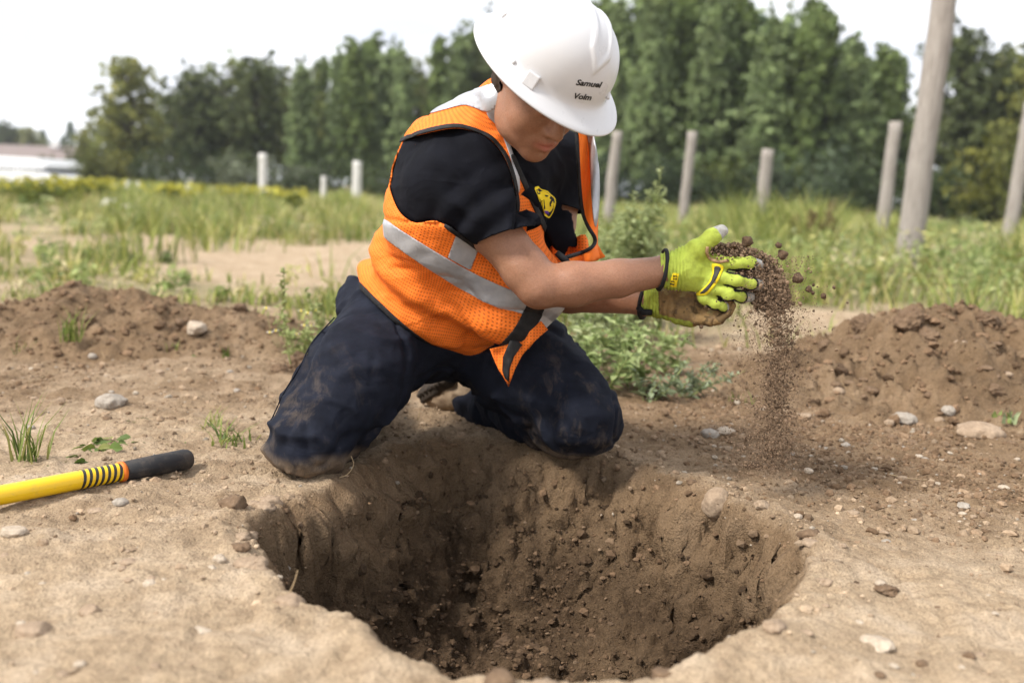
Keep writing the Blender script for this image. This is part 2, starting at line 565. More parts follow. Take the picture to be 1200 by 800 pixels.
def ground_fields(x, y):
    """height, brown-soil mask, moist mask for arrays x, y"""
    p = np.stack([x, y], -1)
    h = 0.014 * fbm(p * 1.1, 3, 3) + 0.008 * fbm(p * 4.0, 3, 5)
    near = (np.abs(x) < 3.0) & (y < 5.5)
    hn = np.zeros_like(h); brown = np.zeros_like(h); wet = np.zeros_like(h)
    q = p[near]
    f1, f2, f3 = fbm(q * 13, 3, 11), fbm(q * 42, 3, 12), vnoise(q * 120, 13)
    hn[near] = 0.0085 * f1 + 0.0034 * f2 + 0.0016 * f3 + (0.009 * np.maximum(0, vnoise(q * 26, 14) - .2) + 0.007 * np.maximum(0, vnoise(q * 55, 15) - .25)) * sstep(1.1, 1.8, q[:, 1])
    # trodden streaks and small dents
    st = fbm(q * np.array([5.0, 16.0]), 3, 21)
    hn[near] += 0.0065 * st
    hn[near] += 0.012 * fbm(q * 6.5, 3, 24) * sstep(2.4, 1.4, q[:, 1]) - 0.006 * np.maximum(0, 1 - 7 * np.abs(fbm(q * np.array([7., 12.]), 2, 25)))
    box = (np.abs(x - HC[0]) < 0.9) & (np.abs(y - HC[1]) < 0.9)
    xb, yb = x[box], y[box]; qb = p[box]
    sd = hole_sd(xb, yb)
    ang = np.arctan2(yb - HC[1], xb - HC[0])
    far = np.clip(np.sin(ang), 0, 1); lft = np.clip(-np.cos(ang), 0, 1); rgt = np.clip(np.cos(ang), 0, 1); nr = np.clip(-np.sin(ang), 0, 1)
    w = (far ** 2 * 0.40 + lft ** 2 * 0.14 + rgt ** 2 * 0.15 + nr ** 2 * 0.09)
    s = -sd + 0.024 * fbm(qb * 9, 3, 31) + 0.016 * fbm(qb * 26, 3, 33)
    t = np.clip(s / w, 0, 1.6)
    prof = np.where(t < 1, 0.92 * (1 - (1 - np.clip(t, 0, 1)) ** 1.7) * sstep(0, 0.22, t), 0.92) + 0.08 * sstep(0.9, 1.6, t)
    ins = sstep(0.0, 0.3, t)
    flat = sstep(0.75, 1.1, t)
    rough = 0.012 * fbm(qb * 7, 2, 41) + flat * (0.016 * (1 - 2 * np.abs(fbm(qb * 19, 2, 43))) + 0.008 * fbm(qb * 48, 3, 44))
    clods = flat * np.maximum(0, vnoise(qb * 20, 47) - 0.2) * 0.05
    edge = np.exp(-((s + 0.03) / 0.035) ** 2) * (0.010 + 0.014 * fbm(qb * 16, 2, 49))
    h_b = -HOLE_D * prof + ins * (rough + clods) + edge
    # the trodden shelf between the knees falls gently to the hole
    hb = np.zeros_like(h); hb[box] = h_b
    hm = np.zeros_like(h); hm[box] = 1 - 0.8 * ins
    h = np.where(box, h * hm + hn * hm + hb, h + hn)
    brown[near] = 0.36 + 0.45 * fbm(q * 1.9, 3, 51) + 0.25 * f1
    # pale trampled sand in front, browner soil behind and round the heaps
    front = sstep(1.9, 1.25, y + 0.15 * np.abs(x))
    brown = brown * (1 - 0.9 * front) - 0.25 * front
    for (cx, cy, rx, ry, a) in MOUNDS_C:
        brown = brown + a * np.exp(-(((x - cx) / rx) ** 2 + ((y - cy) / ry) ** 2))
    brown = np.where(y > 4.2, brown * sstep(6.0, 4.4, y), brown)
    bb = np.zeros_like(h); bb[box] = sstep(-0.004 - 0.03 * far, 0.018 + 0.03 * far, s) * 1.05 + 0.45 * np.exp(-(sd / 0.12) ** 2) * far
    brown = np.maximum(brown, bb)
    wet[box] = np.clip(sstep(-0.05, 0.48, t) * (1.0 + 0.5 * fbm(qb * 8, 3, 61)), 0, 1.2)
    return h, np.clip(brown, 0, 1.1), wet

M1 = PG(130, 415)          # heap at the left, front foot
MOUNDS_C = [(-1.60, 3.55, 0.95, 0.7, 0.8), (1.25, 3.05, 0.95, 0.75, 0.85), (0.62, 2.45, 0.45, 0.5, 0.22), (-0.35, 2.9, 0.6, 0.5, 0.25), (0.0, 2.35, 0.35, 0.2, 0.35), (0.98, 2.2, 0.5, 0.3, 0.25)]

def axis(lo, hi, step, lo_far, hi_far, g=1.10):
    a = list(np.arange(lo, hi + 1e-6, step))
    s = step
    while a[-1] < hi_far: s *= g; a.append(a[-1] + s)
    s = step
    b = [a[0]]
    while b[-1] > lo_far: s *= g; b.append(b[-1] - s)
    return np.array(b[:0:-1] + a)

GX = axis(-1.55, 1.75, 0.0062, -900, 900)
GY = axis(0.62, 2.75, 0.0062, -900, 1500, 1.06)
_X, _Y = np.meshgrid(GX, GY, indexing='ij')
_H, _B, _Wt = ground_fields(_X, _Y)

def ground_z(x, y):
    i = np.clip(np.searchsorted(GX, x) - 1, 0, len(GX) - 2); j = np.clip(np.searchsorted(GY, y) - 1, 0, len(GY) - 2)
    u = (x - GX[i]) / (GX[i + 1] - GX[i]); v = (y - GY[j]) / (GY[j + 1] - GY[j])
    return (_H[i, j] * (1 - u) * (1 - v) + _H[i + 1, j] * u * (1 - v) + _H[i, j + 1] * (1 - u) * v + _H[i + 1, j + 1] * u * v)

def ground_b(x, y):
    i = np.clip(np.searchsorted(GX, x) - 1, 0, len(GX) - 2); j = np.clip(np.searchsorted(GY, y) - 1, 0, len(GY) - 2)
    return _B[i, j], _Wt[i, j]

def soil_material(name, heap=False):
    m = M(name, rough=0.95, spec=0.12)
    b = m.attr('brown'); w = m.attr('wet')
    n1 = m.noise(9, 6, 0.62); n2 = m.noise(70, 5, 0.7); n3 = m.noise(1.6, 3); n4 = m.noise(260, 3, 0.7)
    sand = m.ramp(n1, [(0.28, (0.36, 0.265, 0.172)), (0.5, (0.46, 0.345, 0.228)), (0.72, (0.55, 0.425, 0.30))])
    brn = m.ramp(n1, [(0.28, (0.152, 0.098, 0.056)), (0.5, (0.230, 0.154, 0.090)), (0.75, (0.32, 0.222, 0.138))])
    wetc = m.ramp(n2, [(0.3, (0.040, 0.025, 0.014)), (0.55, (0.078, 0.050, 0.029)), (0.8, (0.145, 0.096, 0.058))])
    fb = m.math('ADD', b, m.math('MULTIPLY', m.math('SUBTRACT', n2, 0.5), 0.55))
    fb = m.ramp(fb, [(0.12, 0.0), (0.9, 1.0)])
    n5 = m.noise(26, 5, .7, vec=m.coord((1, 1.8, 1)))
    sand = m.mix(m.ramp(n5, [(.46, 0.0), (.70, .75)]), sand, (0.275, 0.195, 0.125))
    sand = m.mix(m.ramp(m.noise(4.5, 4, .6), [(.5, 0.0), (.72, .5)]), sand, (0.62, 0.50, 0.37))
    c = m.mix(fb, sand, brn)
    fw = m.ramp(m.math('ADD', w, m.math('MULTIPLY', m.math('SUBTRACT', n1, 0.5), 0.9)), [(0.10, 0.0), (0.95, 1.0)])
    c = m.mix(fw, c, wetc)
    gr = m.ramp(n4, [(0.30, (0.62, 0.60, 0.58)), (0.5, (1, 1, 1)), (0.74, (1.28, 1.27, 1.25))])
    c = m.mix(1.0, c, gr, 'MULTIPLY')
    if not heap:
        g = m.attr('green')
        c = m.mix(g, c, m.ramp(n2, [(0.3, (0.085, 0.10, 0.03)), (0.7, (0.22, 0.22, 0.09))]))
    m.color(c)
    h = m.math('ADD', m.math('MULTIPLY', n2, 0.7), m.math('MULTIPLY', n4, 0.35))
    h = m.math('ADD', h, m.math('MULTIPLY', m.noise(28, 4, 0.6), 0.9))
    m.bump(h, 1.0, 0.017)
    return m.m
SOIL = soil_material('soil_ground')
HEAP = soil_material('soil_heap', True)

def grass_cover(x, y):
    """0..1 how much of the field is under grass"""
    p = np.stack([x, y], -1)
    n = 1.5 * fbm(p * 0.55, 3, 71) + .5 * fbm(p * 2.3, 2, 73) + 0.6 * fbm(p * np.array([0.9, 2.2]), 3, 72)
    c = sstep(8.6, 13.0, y + 2.8 * n) * (.55 + .45 * sstep(-.5, .5, n)) + 0.0
    strip = np.exp(-((y - 5.4 - 0.5 * n) / 0.75) ** 2) * sstep(-0.1, 0.35, n + 0.25) * (x < 0.5)
    right = sstep(0.3, 1.5, x) * sstep(5.4, 6.6, y + 0.9 * n)
    mid = sstep(-0.9, 0.4, x) * sstep(4.6, 6.2, y + 1.2 * n) * 0.7
    return np.clip(np.maximum.reduce([c, .36 * sstep(-.25, .5, n) * sstep(3.9, 4.6, y), strip * 0.62, right, mid]), 0, 1)

_i, _j = np.meshgrid(np.arange(len(GX) - 1), np.arange(len(GY) - 1), indexing='ij')
_a = (_i * len(GY) + _j).ravel()
_F = np.stack([_a, _a + len(GY), _a + len(GY) + 1, _a + 1], -1)
_green = np.where(_Y > 3.0, grass_cover(_X, _Y) * 0.85, 0)
# crumbly walls: the dug soil is pushed in and out along its own normal
_V = np.stack([_X, _Y, _H], -1).reshape(-1, 3)
_hx = np.abs(_X - HC[0]) < 0.85; _hy = np.abs(_Y - HC[1]) < 0.85
_hm = (_hx & _hy).ravel()
_N = vnormals(_V, _F)
_q = _V[_hm]
_ins = sstep(-0.004, -0.07, _q[:, 2])
_r3 = lambda sc, o, sd: 1 - 2 * np.abs(fbm(_q * sc, o, sd))
_d = 0.030 * fbm(_q * 8.5, 3, 81) + 0.020 * _r3(13, 3, 83) + 0.015 * np.maximum(0, vnoise(_q * 27, 86) - .1) + 0.012 * fbm(_q * 30, 3, 87) + 0.006 * np.maximum(0, vnoise(_q * 60, 88)) + 0.0055 * vnoise(_q * 95, 85)
_V[_hm] += _N[_hm] * (1.2 * _ins * _d)[:, None]
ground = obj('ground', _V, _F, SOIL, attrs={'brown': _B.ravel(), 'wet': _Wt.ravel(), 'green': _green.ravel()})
tag(ground, 'dry sandy ground with a dug hole in front of the kneeling worker', kind='structure')

def mound(name, label, cx, cy, rx, ry, peaks, seed, step=0.011, rotz=0.0, rough=1.0):
    gx = np.arange(-1.35 * rx, 1.35 * rx, step); gy = np.arange(-1.35 * ry, 1.35 * ry, step)
    X, Y = np.meshgrid(gx, gy, indexing='ij')
    c, s = math.cos(rotz), math.sin(rotz)
    WX, WY = cx + c * X - s * Y, cy + s * X + c * Y
    p = np.stack([WX, WY], -1)
    r = np.sqrt((X / rx) ** 2 + (Y / ry) ** 2) + 0.16 * fbm(p * 2.3, 3, seed)
    h = np.full_like(X, -1.0)
    hh = np.zeros_like(X)
    for (px, py, sx, sy, a) in peaks:
        d = np.sqrt(((X - px) / sx) ** 2 + ((Y - py) / sy) ** 2) + 0.12 * fbm(p * 4, 2, seed + 5)
        hh = np.maximum(hh, a * np.clip(1 - d, 0, 1) ** 0.9)
    f = sstep(1.05, 0.55, r)
    lump = 0.042 * fbm(p * 7, 3, seed + 1) + 0.024 * (1 - 2 * np.abs(fbm(p * 17, 2, seed + 2))) + 0.014 * fbm(p * 34, 3, seed + 3) + .012 * np.maximum(0, vnoise(p * 30, seed + 4) - .15)
    z = ground_z(WX.ravel(), WY.ravel()).reshape(X.shape) + hh * 1.0 + f * (0.01 + rough * lump) - 0.035 * sstep(0.70, 1.05, r)
    z -= 0.5 * sstep(1.25, 1.34, np.maximum(np.abs(X) / rx, np.abs(Y) / ry)) * 0.1
    n = len(gy)
    i, j = np.meshgrid(np.arange(len(gx) - 1), np.arange(n - 1), indexing='ij'); a = (i * n + j).ravel()
    F = np.stack([a, a + n, a + n + 1, a + 1], -1)
    brown = np.clip(0.9 + 0.3 * fbm(p * 3, 3, seed + 8) - 0.45 * sstep(0.75, 1.05, r), 0, 1)
    wet = np.clip(0.16 + 0.40 * fbm(p * 5, 3, seed + 9), 0, 1) * f
    keep = (z > ground_z(WX.ravel(), WY.ravel()).reshape(X.shape) - 0.05).ravel()
    F = F[keep[F].any(1)]
    o = obj(name, np.stack([WX, WY, z], -1).reshape(-1, 3), F, HEAP, origin=(cx, cy, 0), attrs={'brown': brown.ravel(), 'wet': wet.ravel()})
    tag(o, label, 'soil mound')
    return o, (gx, gy, z, cx, cy, c, s)

def mound_z(mi, x, y):
    gx, gy, z, cx, cy, c, s = mi
    X, Y = c * (x - cx) + s * (y - cy), -s * (x - cx) + c * (y - cy)
    i = int(np.clip((X - gx[0]) / (gx[1] - gx[0]), 0, len(gx) - 1)); j = int(np.clip((Y - gy[0]) / (gy[1] - gy[0]), 0, len(gy) - 1))
    return float(z[i, j])

moundL, ML = mound('soil_mound', 'low brown heap of loose soil with grass tuft, left of the kneeling worker', -1.52, 3.72, 1.05, 0.62, [(-0.06, 0.0, 0.64, 0.50, 0.165), (-0.50, -0.05, 0.5, 0.4, 0.10), (0.42, -0.05, 0.5, 0.38, 0.10)], 101)
moundR, MR = mound('soil_mound', 'larger brown heap of dug soil with lumpy ridge, beyond the falling dirt', 1.42, 3.18, 0.98, 0.62, [(-0.02, 0.10, 0.62, 0.56, 0.26), (0.33, 0.02, 0.62, 0.5, 0.20), (-0.22, 0.15, 0.40, 0.38, 0.20), (0.65, -0.05, 0.45, 0.45, 0.14)], 131, rough=1.6)

def surf_z(x, y):
    """height of whatever soil surface is uppermost at x, y"""
    z = float(ground_z(np.array([x]), np.array([y]))[0])
    for mi in (ML, MR):
        gx, gy, zz, cx, cy, c, s = mi
        if abs(x - cx) < gx[-1] - 0.02 and abs(y - cy) < gy[-1] - 0.02: z = max(z, mound_z(mi, x, y))
    return z
# ------------------------------------------------------------------ the kneeling worker
def cloth_mat(name, base, var=0.25, weave=900, rough=0.85, dirt=None, wv=0.35):
    m = M(name, rough=rough, spec=0.12)
    n = m.noise(22, 5, 0.6); lo = tuple(c * (1 - var) for c in base); hi = tuple(c * (1 + var) for c in base)
    c = m.ramp(n, [(0.3, lo), (0.7, hi)])
    if dirt is not None:
        d = m.attr('dirt')
        n2 = m.noise(26, 7, 0.75, vec=m.coord((1.0, 1.0, .45)), dist=.6); n3 = m.noise(6, 3, 0.6)
        f = m.math('MULTIPLY', d, m.ramp(m.math('ADD', m.math('MULTIPLY', n2, 0.75), m.math('MULTIPLY', n3, 0.35)), [(0.58, 0.0), (0.76, 0.5)]))
        f = m.math('MAXIMUM', f, m.math('MULTIPLY', m.attr('cake'), m.ramp(n2, [(.36, .25), (.56, 1.0)])))
        c = m.mix(f, c, dirt)
    m.color(c)
    w = m.voro(weave, rand=0.4)
    h = m.math('ADD', m.math('MULTIPLY', w, wv), m.math('MULTIPLY', m.noise(160, 3), 0.5))
    wr = m.math('ABSOLUTE', m.math('SUBTRACT', m.noise(9, 2, .45, dist=.5, vec=m.coord((1, 1, 1.9))), .5))
    b0 = m.bump(m.ramp(wr, [(0.0, 1.0), (0.16, .35), (.4, 0.0)]), 0.22, 0.010)
    m.bump(h, 0.35, 0.002, b0)
    m.b.inputs['Sheen Weight'].default_value = 0.0
    m.b.inputs['Sheen Roughness'].default_value = 0.5
    return m.m

def skin_mat():
    m = M('skin', rough=0.42, spec=0.35)
    n = m.noise(35, 4, 0.6); n2 = m.noise(9, 3)
    c = m.mix(n, (0.235, 0.122, 0.070), (0.325, 0.18, 0.108))
    c = m.mix(m.math('MULTIPLY', n2, 0.55), c, (0.30, 0.125, 0.078))
    c = m.mix(m.attr('lip'), c, (0.36, 0.11, 0.09))
    c = m.mix(m.attr('brow'), c, (0.06, 0.035, 0.02))
    c = m.mix(m.ramp(m.noise(24, 6, .75), [(.56, 0.0), (.74, .38)]), c, (.24, .14, .085))
    c = m.mix(1.0, c, m.ramp(m.noise(260, 3, .7), [(.3, (.86, .84, .82)), (.7, (1.12, 1.1, 1.1))]), 'MULTIPLY')
    m.color(c)
    m.rough(m.ramp(m.noise(70, 4), [(.3, .36), (.7, .55)]))
    m.b.inputs['Subsurface Weight'].default_value = 0.12
    m.b.inputs['Subsurface Radius'].default_value = (0.8, 0.3, 0.15)
    m.b.inputs['Subsurface Scale'].default_value = 0.008
    b0 = m.bump(m.noise(55, 3, .6, vec=m.coord((.5, 1, 1))), .22, .004)
    m.bump(m.math('ADD', m.noise(420, 3, 0.7), m.voro(520)), 0.3, 0.0015, b0)
    return m.m

def vest_mat(name, base, dots=True):
    m = M(name, rough=0.72, spec=0.25)
    n = m.noise(8, 4, 0.6)
    c = m.mix(n, tuple(x * 0.86 for x in base), tuple(min(x * 1.06, 1) for x in base))
    st = m.ramp(m.noise(16, 5, 0.7), [(0.60, 0.0), (0.80, 0.35)])
    c = m.mix(st, c, (0.30, 0.11, 0.04))
    if dots:
        # perforated knit: rows of small round holes, staggered
        mp = m.node('ShaderNodeMapping'); m.to(m.tc.outputs['UV'], mp.inputs['Vector']); mp.inputs['Scale'].default_value = (1, 1, 1)
        sp = m.node('ShaderNodeSeparateXYZ'); m.to(mp.outputs['Vector'], sp.inputs[0])
        u = m.math('MULTIPLY', sp.outputs[0], 2 * PI / 0.0132); v = m.math('MULTIPLY', sp.outputs[1], 2 * PI / 0.0132)
        d = m.math('MULTIPLY', m.math('SINE', u), m.math('SINE', v))
        dd = m.math('ABSOLUTE', d)
        hole = m.ramp(dd, [(0.52, 0.0), (0.88, 1.0)])
        c = m.mix(m.math('MULTIPLY', hole, 0.55), c, (0.20, 0.045, 0.008))
        m.bump(m.math('MULTIPLY', hole, -1.0), 0.4, 0.002)
    m.color(c)
    wr = m.math('ABSOLUTE', m.math('SUBTRACT', m.noise(11, 3, .5, dist=.6), .5))
    b0 = m.bump(m.ramp(wr, [(0.0, 1.0), (0.12, .4), (.4, 0.0)]), 0.30, 0.010)
    b0 = m.bump(m.noise(300, 3, .7), .25, .002, b0)
    if dots: m.bump(m.math('MULTIPLY', hole, -1.0), 0.4, 0.002, b0)
    return m.m

SKIN = skin_mat()
M_TEE = cloth_mat('navy_cotton', (0.0042, 0.0047, 0.0078), 0.3, 1200)
M_TRO = cloth_mat('navy_twill', (0.0105, 0.0125, 0.0205), 0.35, 1100, dirt=(0.25, 0.185, 0.125))
M_OR = vest_mat('orange_mesh', (0.95, 0.205, 0.022))
M_ORP = vest_mat('orange_fabric', (0.95, 0.20, 0.02), False)
_m = M('reflective_tape', rough=0.38, spec=0.5)
_n = _m.noise(24, 5, 0.6)
_m.color(_m.mix(_m.ramp(_m.noise(70, 6, 0.75), [(0.55, 0.0), (0.75, 0.5)]), _m.ramp(_n, [(0.3, (0.33, 0.34, 0.365)), (0.7, (0.47, 0.48, 0.505))]), (0.27, 0.25, 0.23)))
_m.b.inputs['Metallic'].default_value = 0.25
_m.bump(_m.noise(60, 4, 0.7), 0.3, 0.004)
M_TAPE = _m.m
_m = M('black_binding', rough=0.7, spec=0.25); _m.color(_m.ramp(_m.noise(60, 4), [(0.3, (0.006, 0.006, 0.007)), (0.75, (0.025, 0.024, 0.024))])); _m.bump(_m.voro(900), 0.4, 0.001)
M_BLK = _m.m

def orth(f, u):
    u = unit(u); f = unit(np.asarray(f) - u * (np.asarray(f) @ u)); return np.stack([np.cross(f, u), f, u], 1)   # columns right, front, up

# joints
S_R, S_L = P(530, 208, 2.03), P(656, 190, 2.27)
E_R, E_L = P(632, 336, 1.97), P(632, 338, 2.23)
W_R, W_L = P(784, 316, 2.00), P(757, 352, 2.09)
NECK = P(588, 150, 2.12)
PELV = P(506, 378, 2.33)
LAT = unit(S_L - S_R); UPB = unit(NECK - PELV); R_CH = orth(np.cross(LAT, UPB), UPB)
R_PL = orth(camdir((0.25, -0.2, 0.95)), camdir((0.12, 0.98, 0.1)))
R_BE = orth(R_CH[:, 1] + R_PL[:, 1], R_CH[:, 2] + R_PL[:, 2])
HAT_R = orth(camdir((0.65, -0.74, 0.18)), camdir((0.498, 0.594, 0.632)))
HEAD_R = orth(camdir((0.42, -0.72, 0.53)), camdir((0.37, 0.68, 0.63)))
BRIM = P(644, 77, 1.93)
HEAD = BRIM - HEAD_R[:, 2] * 0.048 - HEAD_R[:, 1] * 0.004
def hd(x, y, z): return HEAD + HEAD_R @ np.array([x, y, z])

def torso(g, grow=0.0, k=0.05, flare=False):
    g.ell(P(552, 240, 2.14), np.array([.178, .142, .20]) + grow, R_CH, k)
    g.ell(P(524, 312, 2.24), np.array([.165, .142, .17]) + grow, R_BE, k)
    g.ell(P(508, 372, 2.32), np.array([.168, .135, .125]) + grow, R_PL, k)
    g.seg(S_R + LAT * .02, S_L - LAT * .02, .072 + grow, .066 + grow, k)
    g.ell(P(528, 190, 2.18), np.array([.12, .085, .10]) + grow, R_CH, k)
    g.seg(P(552, 172, 2.14), P(592, 138, 2.11), .085 + grow, .062 + grow, k)
    if flare:
        g.ell(P(602, 345, 2.13), np.array([.125, .088, .115]), R_BE, 0.06)
        g.ell(P(470, 330, 2.30), np.array([.10, .10, .07]), R_PL, 0.04)
    return g

BASE = np.array([P(500, 470, 2.3)[0], 2.3, 0.0])

# --- body: one continuous surface of head, neck, torso and arms
g = Grid(np.minimum.reduce([S_R, E_L, W_R, W_L, PELV]) - [.22, .22, .16], np.maximum.reduce([W_R, S_L, hd(0, 0, .14), PELV]) + [.10, .20, .10], 0.0033)
torso(g, -0.018)
g.chain([S_R, S_R + (E_R - S_R) * .45, S_R + (E_R - S_R) * .85, E_R], [.060, .050, .0435, .042], .02)
g.chain([E_R, E_R + (W_R - E_R) * .25 - C_UP * .004, E_R + (W_R - E_R) * .6 - C_UP * .004, W_R, W_R + unit(W_R - E_R) * .05], [.042, .0435, .0365, .0290, .028], .015)
g.chain([S_L, S_L + (E_L - S_L) * .5, E_L], [.066, .054, .046], .02)
g.chain([E_L, E_L + (W_L - E_L) * .3, W_L, W_L + unit(W_L - E_L) * .04], [.045, .045, .030, .028], .015)
g.seg(P(604, 162, 2.14), hd(.004, -.028, -.055), .052, .050, .03)
HA = HEAD_R
g.ell(hd(0, -.012, .03), [.073, .094, .088], HA, .01)
g.ell(hd(0, .028, -.035), [.064, .064, .082], HA, .03)
g.ell(hd(0, .030, -.078), [.053, .050, .040], HA, .025)
g.ell(hd(0, .072, -.104), [.024, .017, .017], HA, .025)
for s in (-1, 1):
    g.ell(hd(s * .040, .052, -.034), [.024, .026, .028], HA, .02)
    g.ell(hd(s * .045, .006, -.078), [.013, .028, .024], HA, .02)
g.seg(hd(-.034, .081, .021), hd(.034, .081, .021), .012, .012, .015)
for s in (-1, 1):
    g.ell(hd(s * .031, .100, .000), [.017, .016, .011], HA, .012, sub=True)
    g.ell(hd(s * .031, .078, .000), [.0135, .0135, .0125], HA, .004)
g.chain([hd(0, .088, .008), hd(0, .103, -.022), hd(0, .110, -.035)], [.0085, .0100, .0118], .012)
for s in (-1, 1):
    g.ell(hd(s * .0125, .097, -.038), [.0085, .0115, .0085], HA, .008)
    g.ell(hd(s * .0065, .104, -.0475), [.0034, .005, .003], HA, .003, sub=True)
g.ell(hd(0, .082, -.066), [.030, .014, .018], HA, .015)
g.chain([hd(-.023, .082, -.067), hd(-.008, .0955, -.0610), hd(0, .0945, -.0625), hd(.008, .0955, -.0610), hd(.023, .082, -.067)], [.003, .0058, .0052, .0058, .003], .005)
g.chain([hd(-.020, .083, -.071), hd(0, .0940, -.0765), hd(.020, .083, -.071)], [.003, .0068, .003], .005)
g.chain([hd(-.025, .086, -.0685), hd(0, .1030, -.0690), hd(.025, .086, -.0685)], [.0012, .0030, .0012], .003, ) if False else None
g.seg(hd(-.023, .0905, -.0688), hd(0, .1025, -.0692), .0018, .0026, .003, sub=True)
g.seg(hd(.023, .0905, -.0688), hd(0, .1025, -.0692), .0018, .0026, .003, sub=True)
g.seg(hd(0, .092, -.0885), hd(0, .091, -.0865), .004, .004, .006, sub=True)
for s in (-1, 1):
    g.ell(hd(s * .068, -.020, .012), [.009, .016, .026], HA @ rot((1, 0, 0), -.2), .01)
V, F = g.mesh(); V = laplace(V, F, 2, 0.4)
L = (V - HEAD) @ HEAD_R
inface = (np.abs(L[:, 0]) < .1) & (np.abs(L[:, 1]) < .14) & (np.abs(L[:, 2]) < .15)
lip = np.where(inface, np.clip(1.25 - np.sqrt((L[:, 0] / .027) ** 2 + ((L[:, 2] + .0688) / .0125) ** 2), 0, 1) * (L[:, 1] > .07), 0) * 0.8
brow = np.where(inface, np.clip(1.4 - np.sqrt(((np.abs(L[:, 0]) - .033) / .020) ** 2 + ((L[:, 2] - .023) / .0055) ** 2), 0, 1) * (L[:, 1] > .06), 0)
N = vnormals(V, F)
V = V + N * (0.0012 * fbm(V * 22, 3, 201))[:, None]
person = obj('person', V, F, SKIN, origin=BASE, attrs={'lip': lip, 'brow': brow})
tag(person, 'kneeling worker in orange vest and white helmet, tipping a double handful of soil', 'person')

# --- outlines of the vest and its armhole, traced in the photograph
VEST = catmull([(372, 318), (414, 326), (440, 352), (480, 388), (520, 413), (556, 420), (580, 417), (591, 436), (596, 450), (604, 430), (636, 387), (660, 361), (672, 332), (655, 301), (639, 270), (618, 224), (600, 180), (591, 142), (585, 114), (583, 80), (555, 55), (470, 90), (390, 190)], 5, True)
ARMH = catmull([(451, 184), (457, 174), (475, 164), (499, 156), (537, 150), (570, 160), (589, 180), (599, 203), (604, 228), (604, 250), (592, 285), (565, 292), (545, 279), (514, 260), (486, 261), (468, 248), (457, 222)], 5, True)

# --- t-shirt
g = Grid(np.minimum(S_R, PELV) - [.26, .26, .25], np.maximum(S_L, PELV) + [.20, .22, .20], 0.0048)
torso(g, 0.0)
EN_R = P(588, 277, 1.985); EN_L = P(652, 244, 2.245)
g.seg(S_R, EN_R + (EN_R - S_R) * .3, .076, .065, .03)
g.seg(S_L, EN_L + (EN_L - S_L) * .6, .066, .064, .03)
V, F = g.mesh(); V = laplace(V, F, 2, .5); N = vnormals(V, F)
axR = unit(E_R - S_R); rel = V - S_R; t = rel @ axR; 
fold = 0.0065 * np.sin(t * 115 + 2.4 * fbm(V * 9, 2, 221)) * sstep(.0, .12, t) * (np.linalg.norm(rel - t[:, None] * axR, axis=1) < .12)
fold += 0.006 * (1 - 2 * np.abs(fbm(V @ np.stack([axR * 5, unit(np.cross(axR, C_FWD)) * 15, C_FWD * 8], 1), 2, 223)))
V = V + N * (0.006 * fbm(V * 12, 3, 222) + fold)[:, None]
_px = project(V); _fc = (N * (C_POS - V)).sum(1) > -.2
V = V - N * (.020 * sstep(-3, 4, np.minimum(-polysd(_px, VEST), polysd(_px, ARMH))) * _fc)[:, None]
dR = (V - EN_R) @ camdir((0.30, -0.95, 0.0)); nearR = np.linalg.norm(V - EN_R, axis=1) < .15
s = np.where(nearR & (t > .02), dR, -1.0)
axL = unit(E_L - S_L); dL = (V - EN_L) @ axL; rl = V - S_L; nearL = (np.linalg.norm(rl - (rl @ axL)[:, None] * axL, axis=1) < .085) & (dL > -.05) & ((V - P(640, 240, 2.2)) @ LAT > 0.0)
s = np.maximum(s, np.where(nearL, dL, -1.0))
s = np.maximum(s, -np.linalg.norm((V - P(600, 140, 2.09)), axis=1) + .068)        # neck opening
V, F = clip(V, F, s)
tee = obj('t_shirt', V, F, M_TEE, person)
sl = tee.modifiers.new('thickness', 'SOLIDIFY'); sl.thickness = 0.003; sl.offset = 1
TEE_T = BVHTree.FromPolygons(V.tolist(), F.tolist())

def cast(bvh, px, py, lift=0.0, fallback=2.1):
    d = unit(P(px, py, 2.0) - C_POS)
    h = bvh.ray_cast(Vector(C_POS), Vector(d))
    if h[0] is None: return P(px, py, fallback)
    n = np.array(h[1]);
    if n @ d > 0: n = -n
    return np.array(h[0]) + n * lift

def patch(name, bvh, poly, lift, mat, parent, thick=0.0, step=None, origin=(0, 0, 0)):
    """a thin piece of cloth or print laid on a surface: its outline is cast on to that surface"""
    from mathutils.geometry import delaunay_2d_cdt
    poly = np.asarray(poly, float); lo, hi = poly.min(0), poly.max(0)
    step = step or max((hi - lo).max() / 14, 0.6)
    pts = [Vector(p) for p in poly]
    gx, gy = np.meshgrid(np.arange(lo[0], hi[0], step), np.arange(lo[1], hi[1], step))
    q = np.stack([gx.ravel(), gy.ravel()], 1); q = q[polysd(q, poly) < -0.35 * step]
    pts += [Vector(p) for p in q]
    r = delaunay_2d_cdt(pts, [], [list(range(len(poly)))], 1, 1e-4)
    V = np.array([cast(bvh, p[0], p[1], lift) for p in r[0]])
    F = np.array([f[::-1] if True else f for f in r[2]])
    o = obj(name, V, F, mat, parent, origin)
    if thick:
        md = o.modifiers.new('thickness', 'SOLIDIFY'); md.thickness = thick; md.offset = 0
    return o

# --- vest: cut from a loose shell round the torso
g = Grid(np.minimum(S_R, PELV) - [.30, .30, .27], np.maximum(S_L, PELV) + [.22, .24, .20], 0.0050)
torso(g, 0.012, flare=True)
g.seg(P(552, 168, 2.13), P(585, 120, 2.035), .085, .058, .03)
g.seg(S_R, S_R + (EN_R - S_R) * .25, .094, .09, .03)
GV = g
V, F = g.mesh(); V = laplace(V, F, 3, .5); N = vnormals(V, F)
px = project(V)
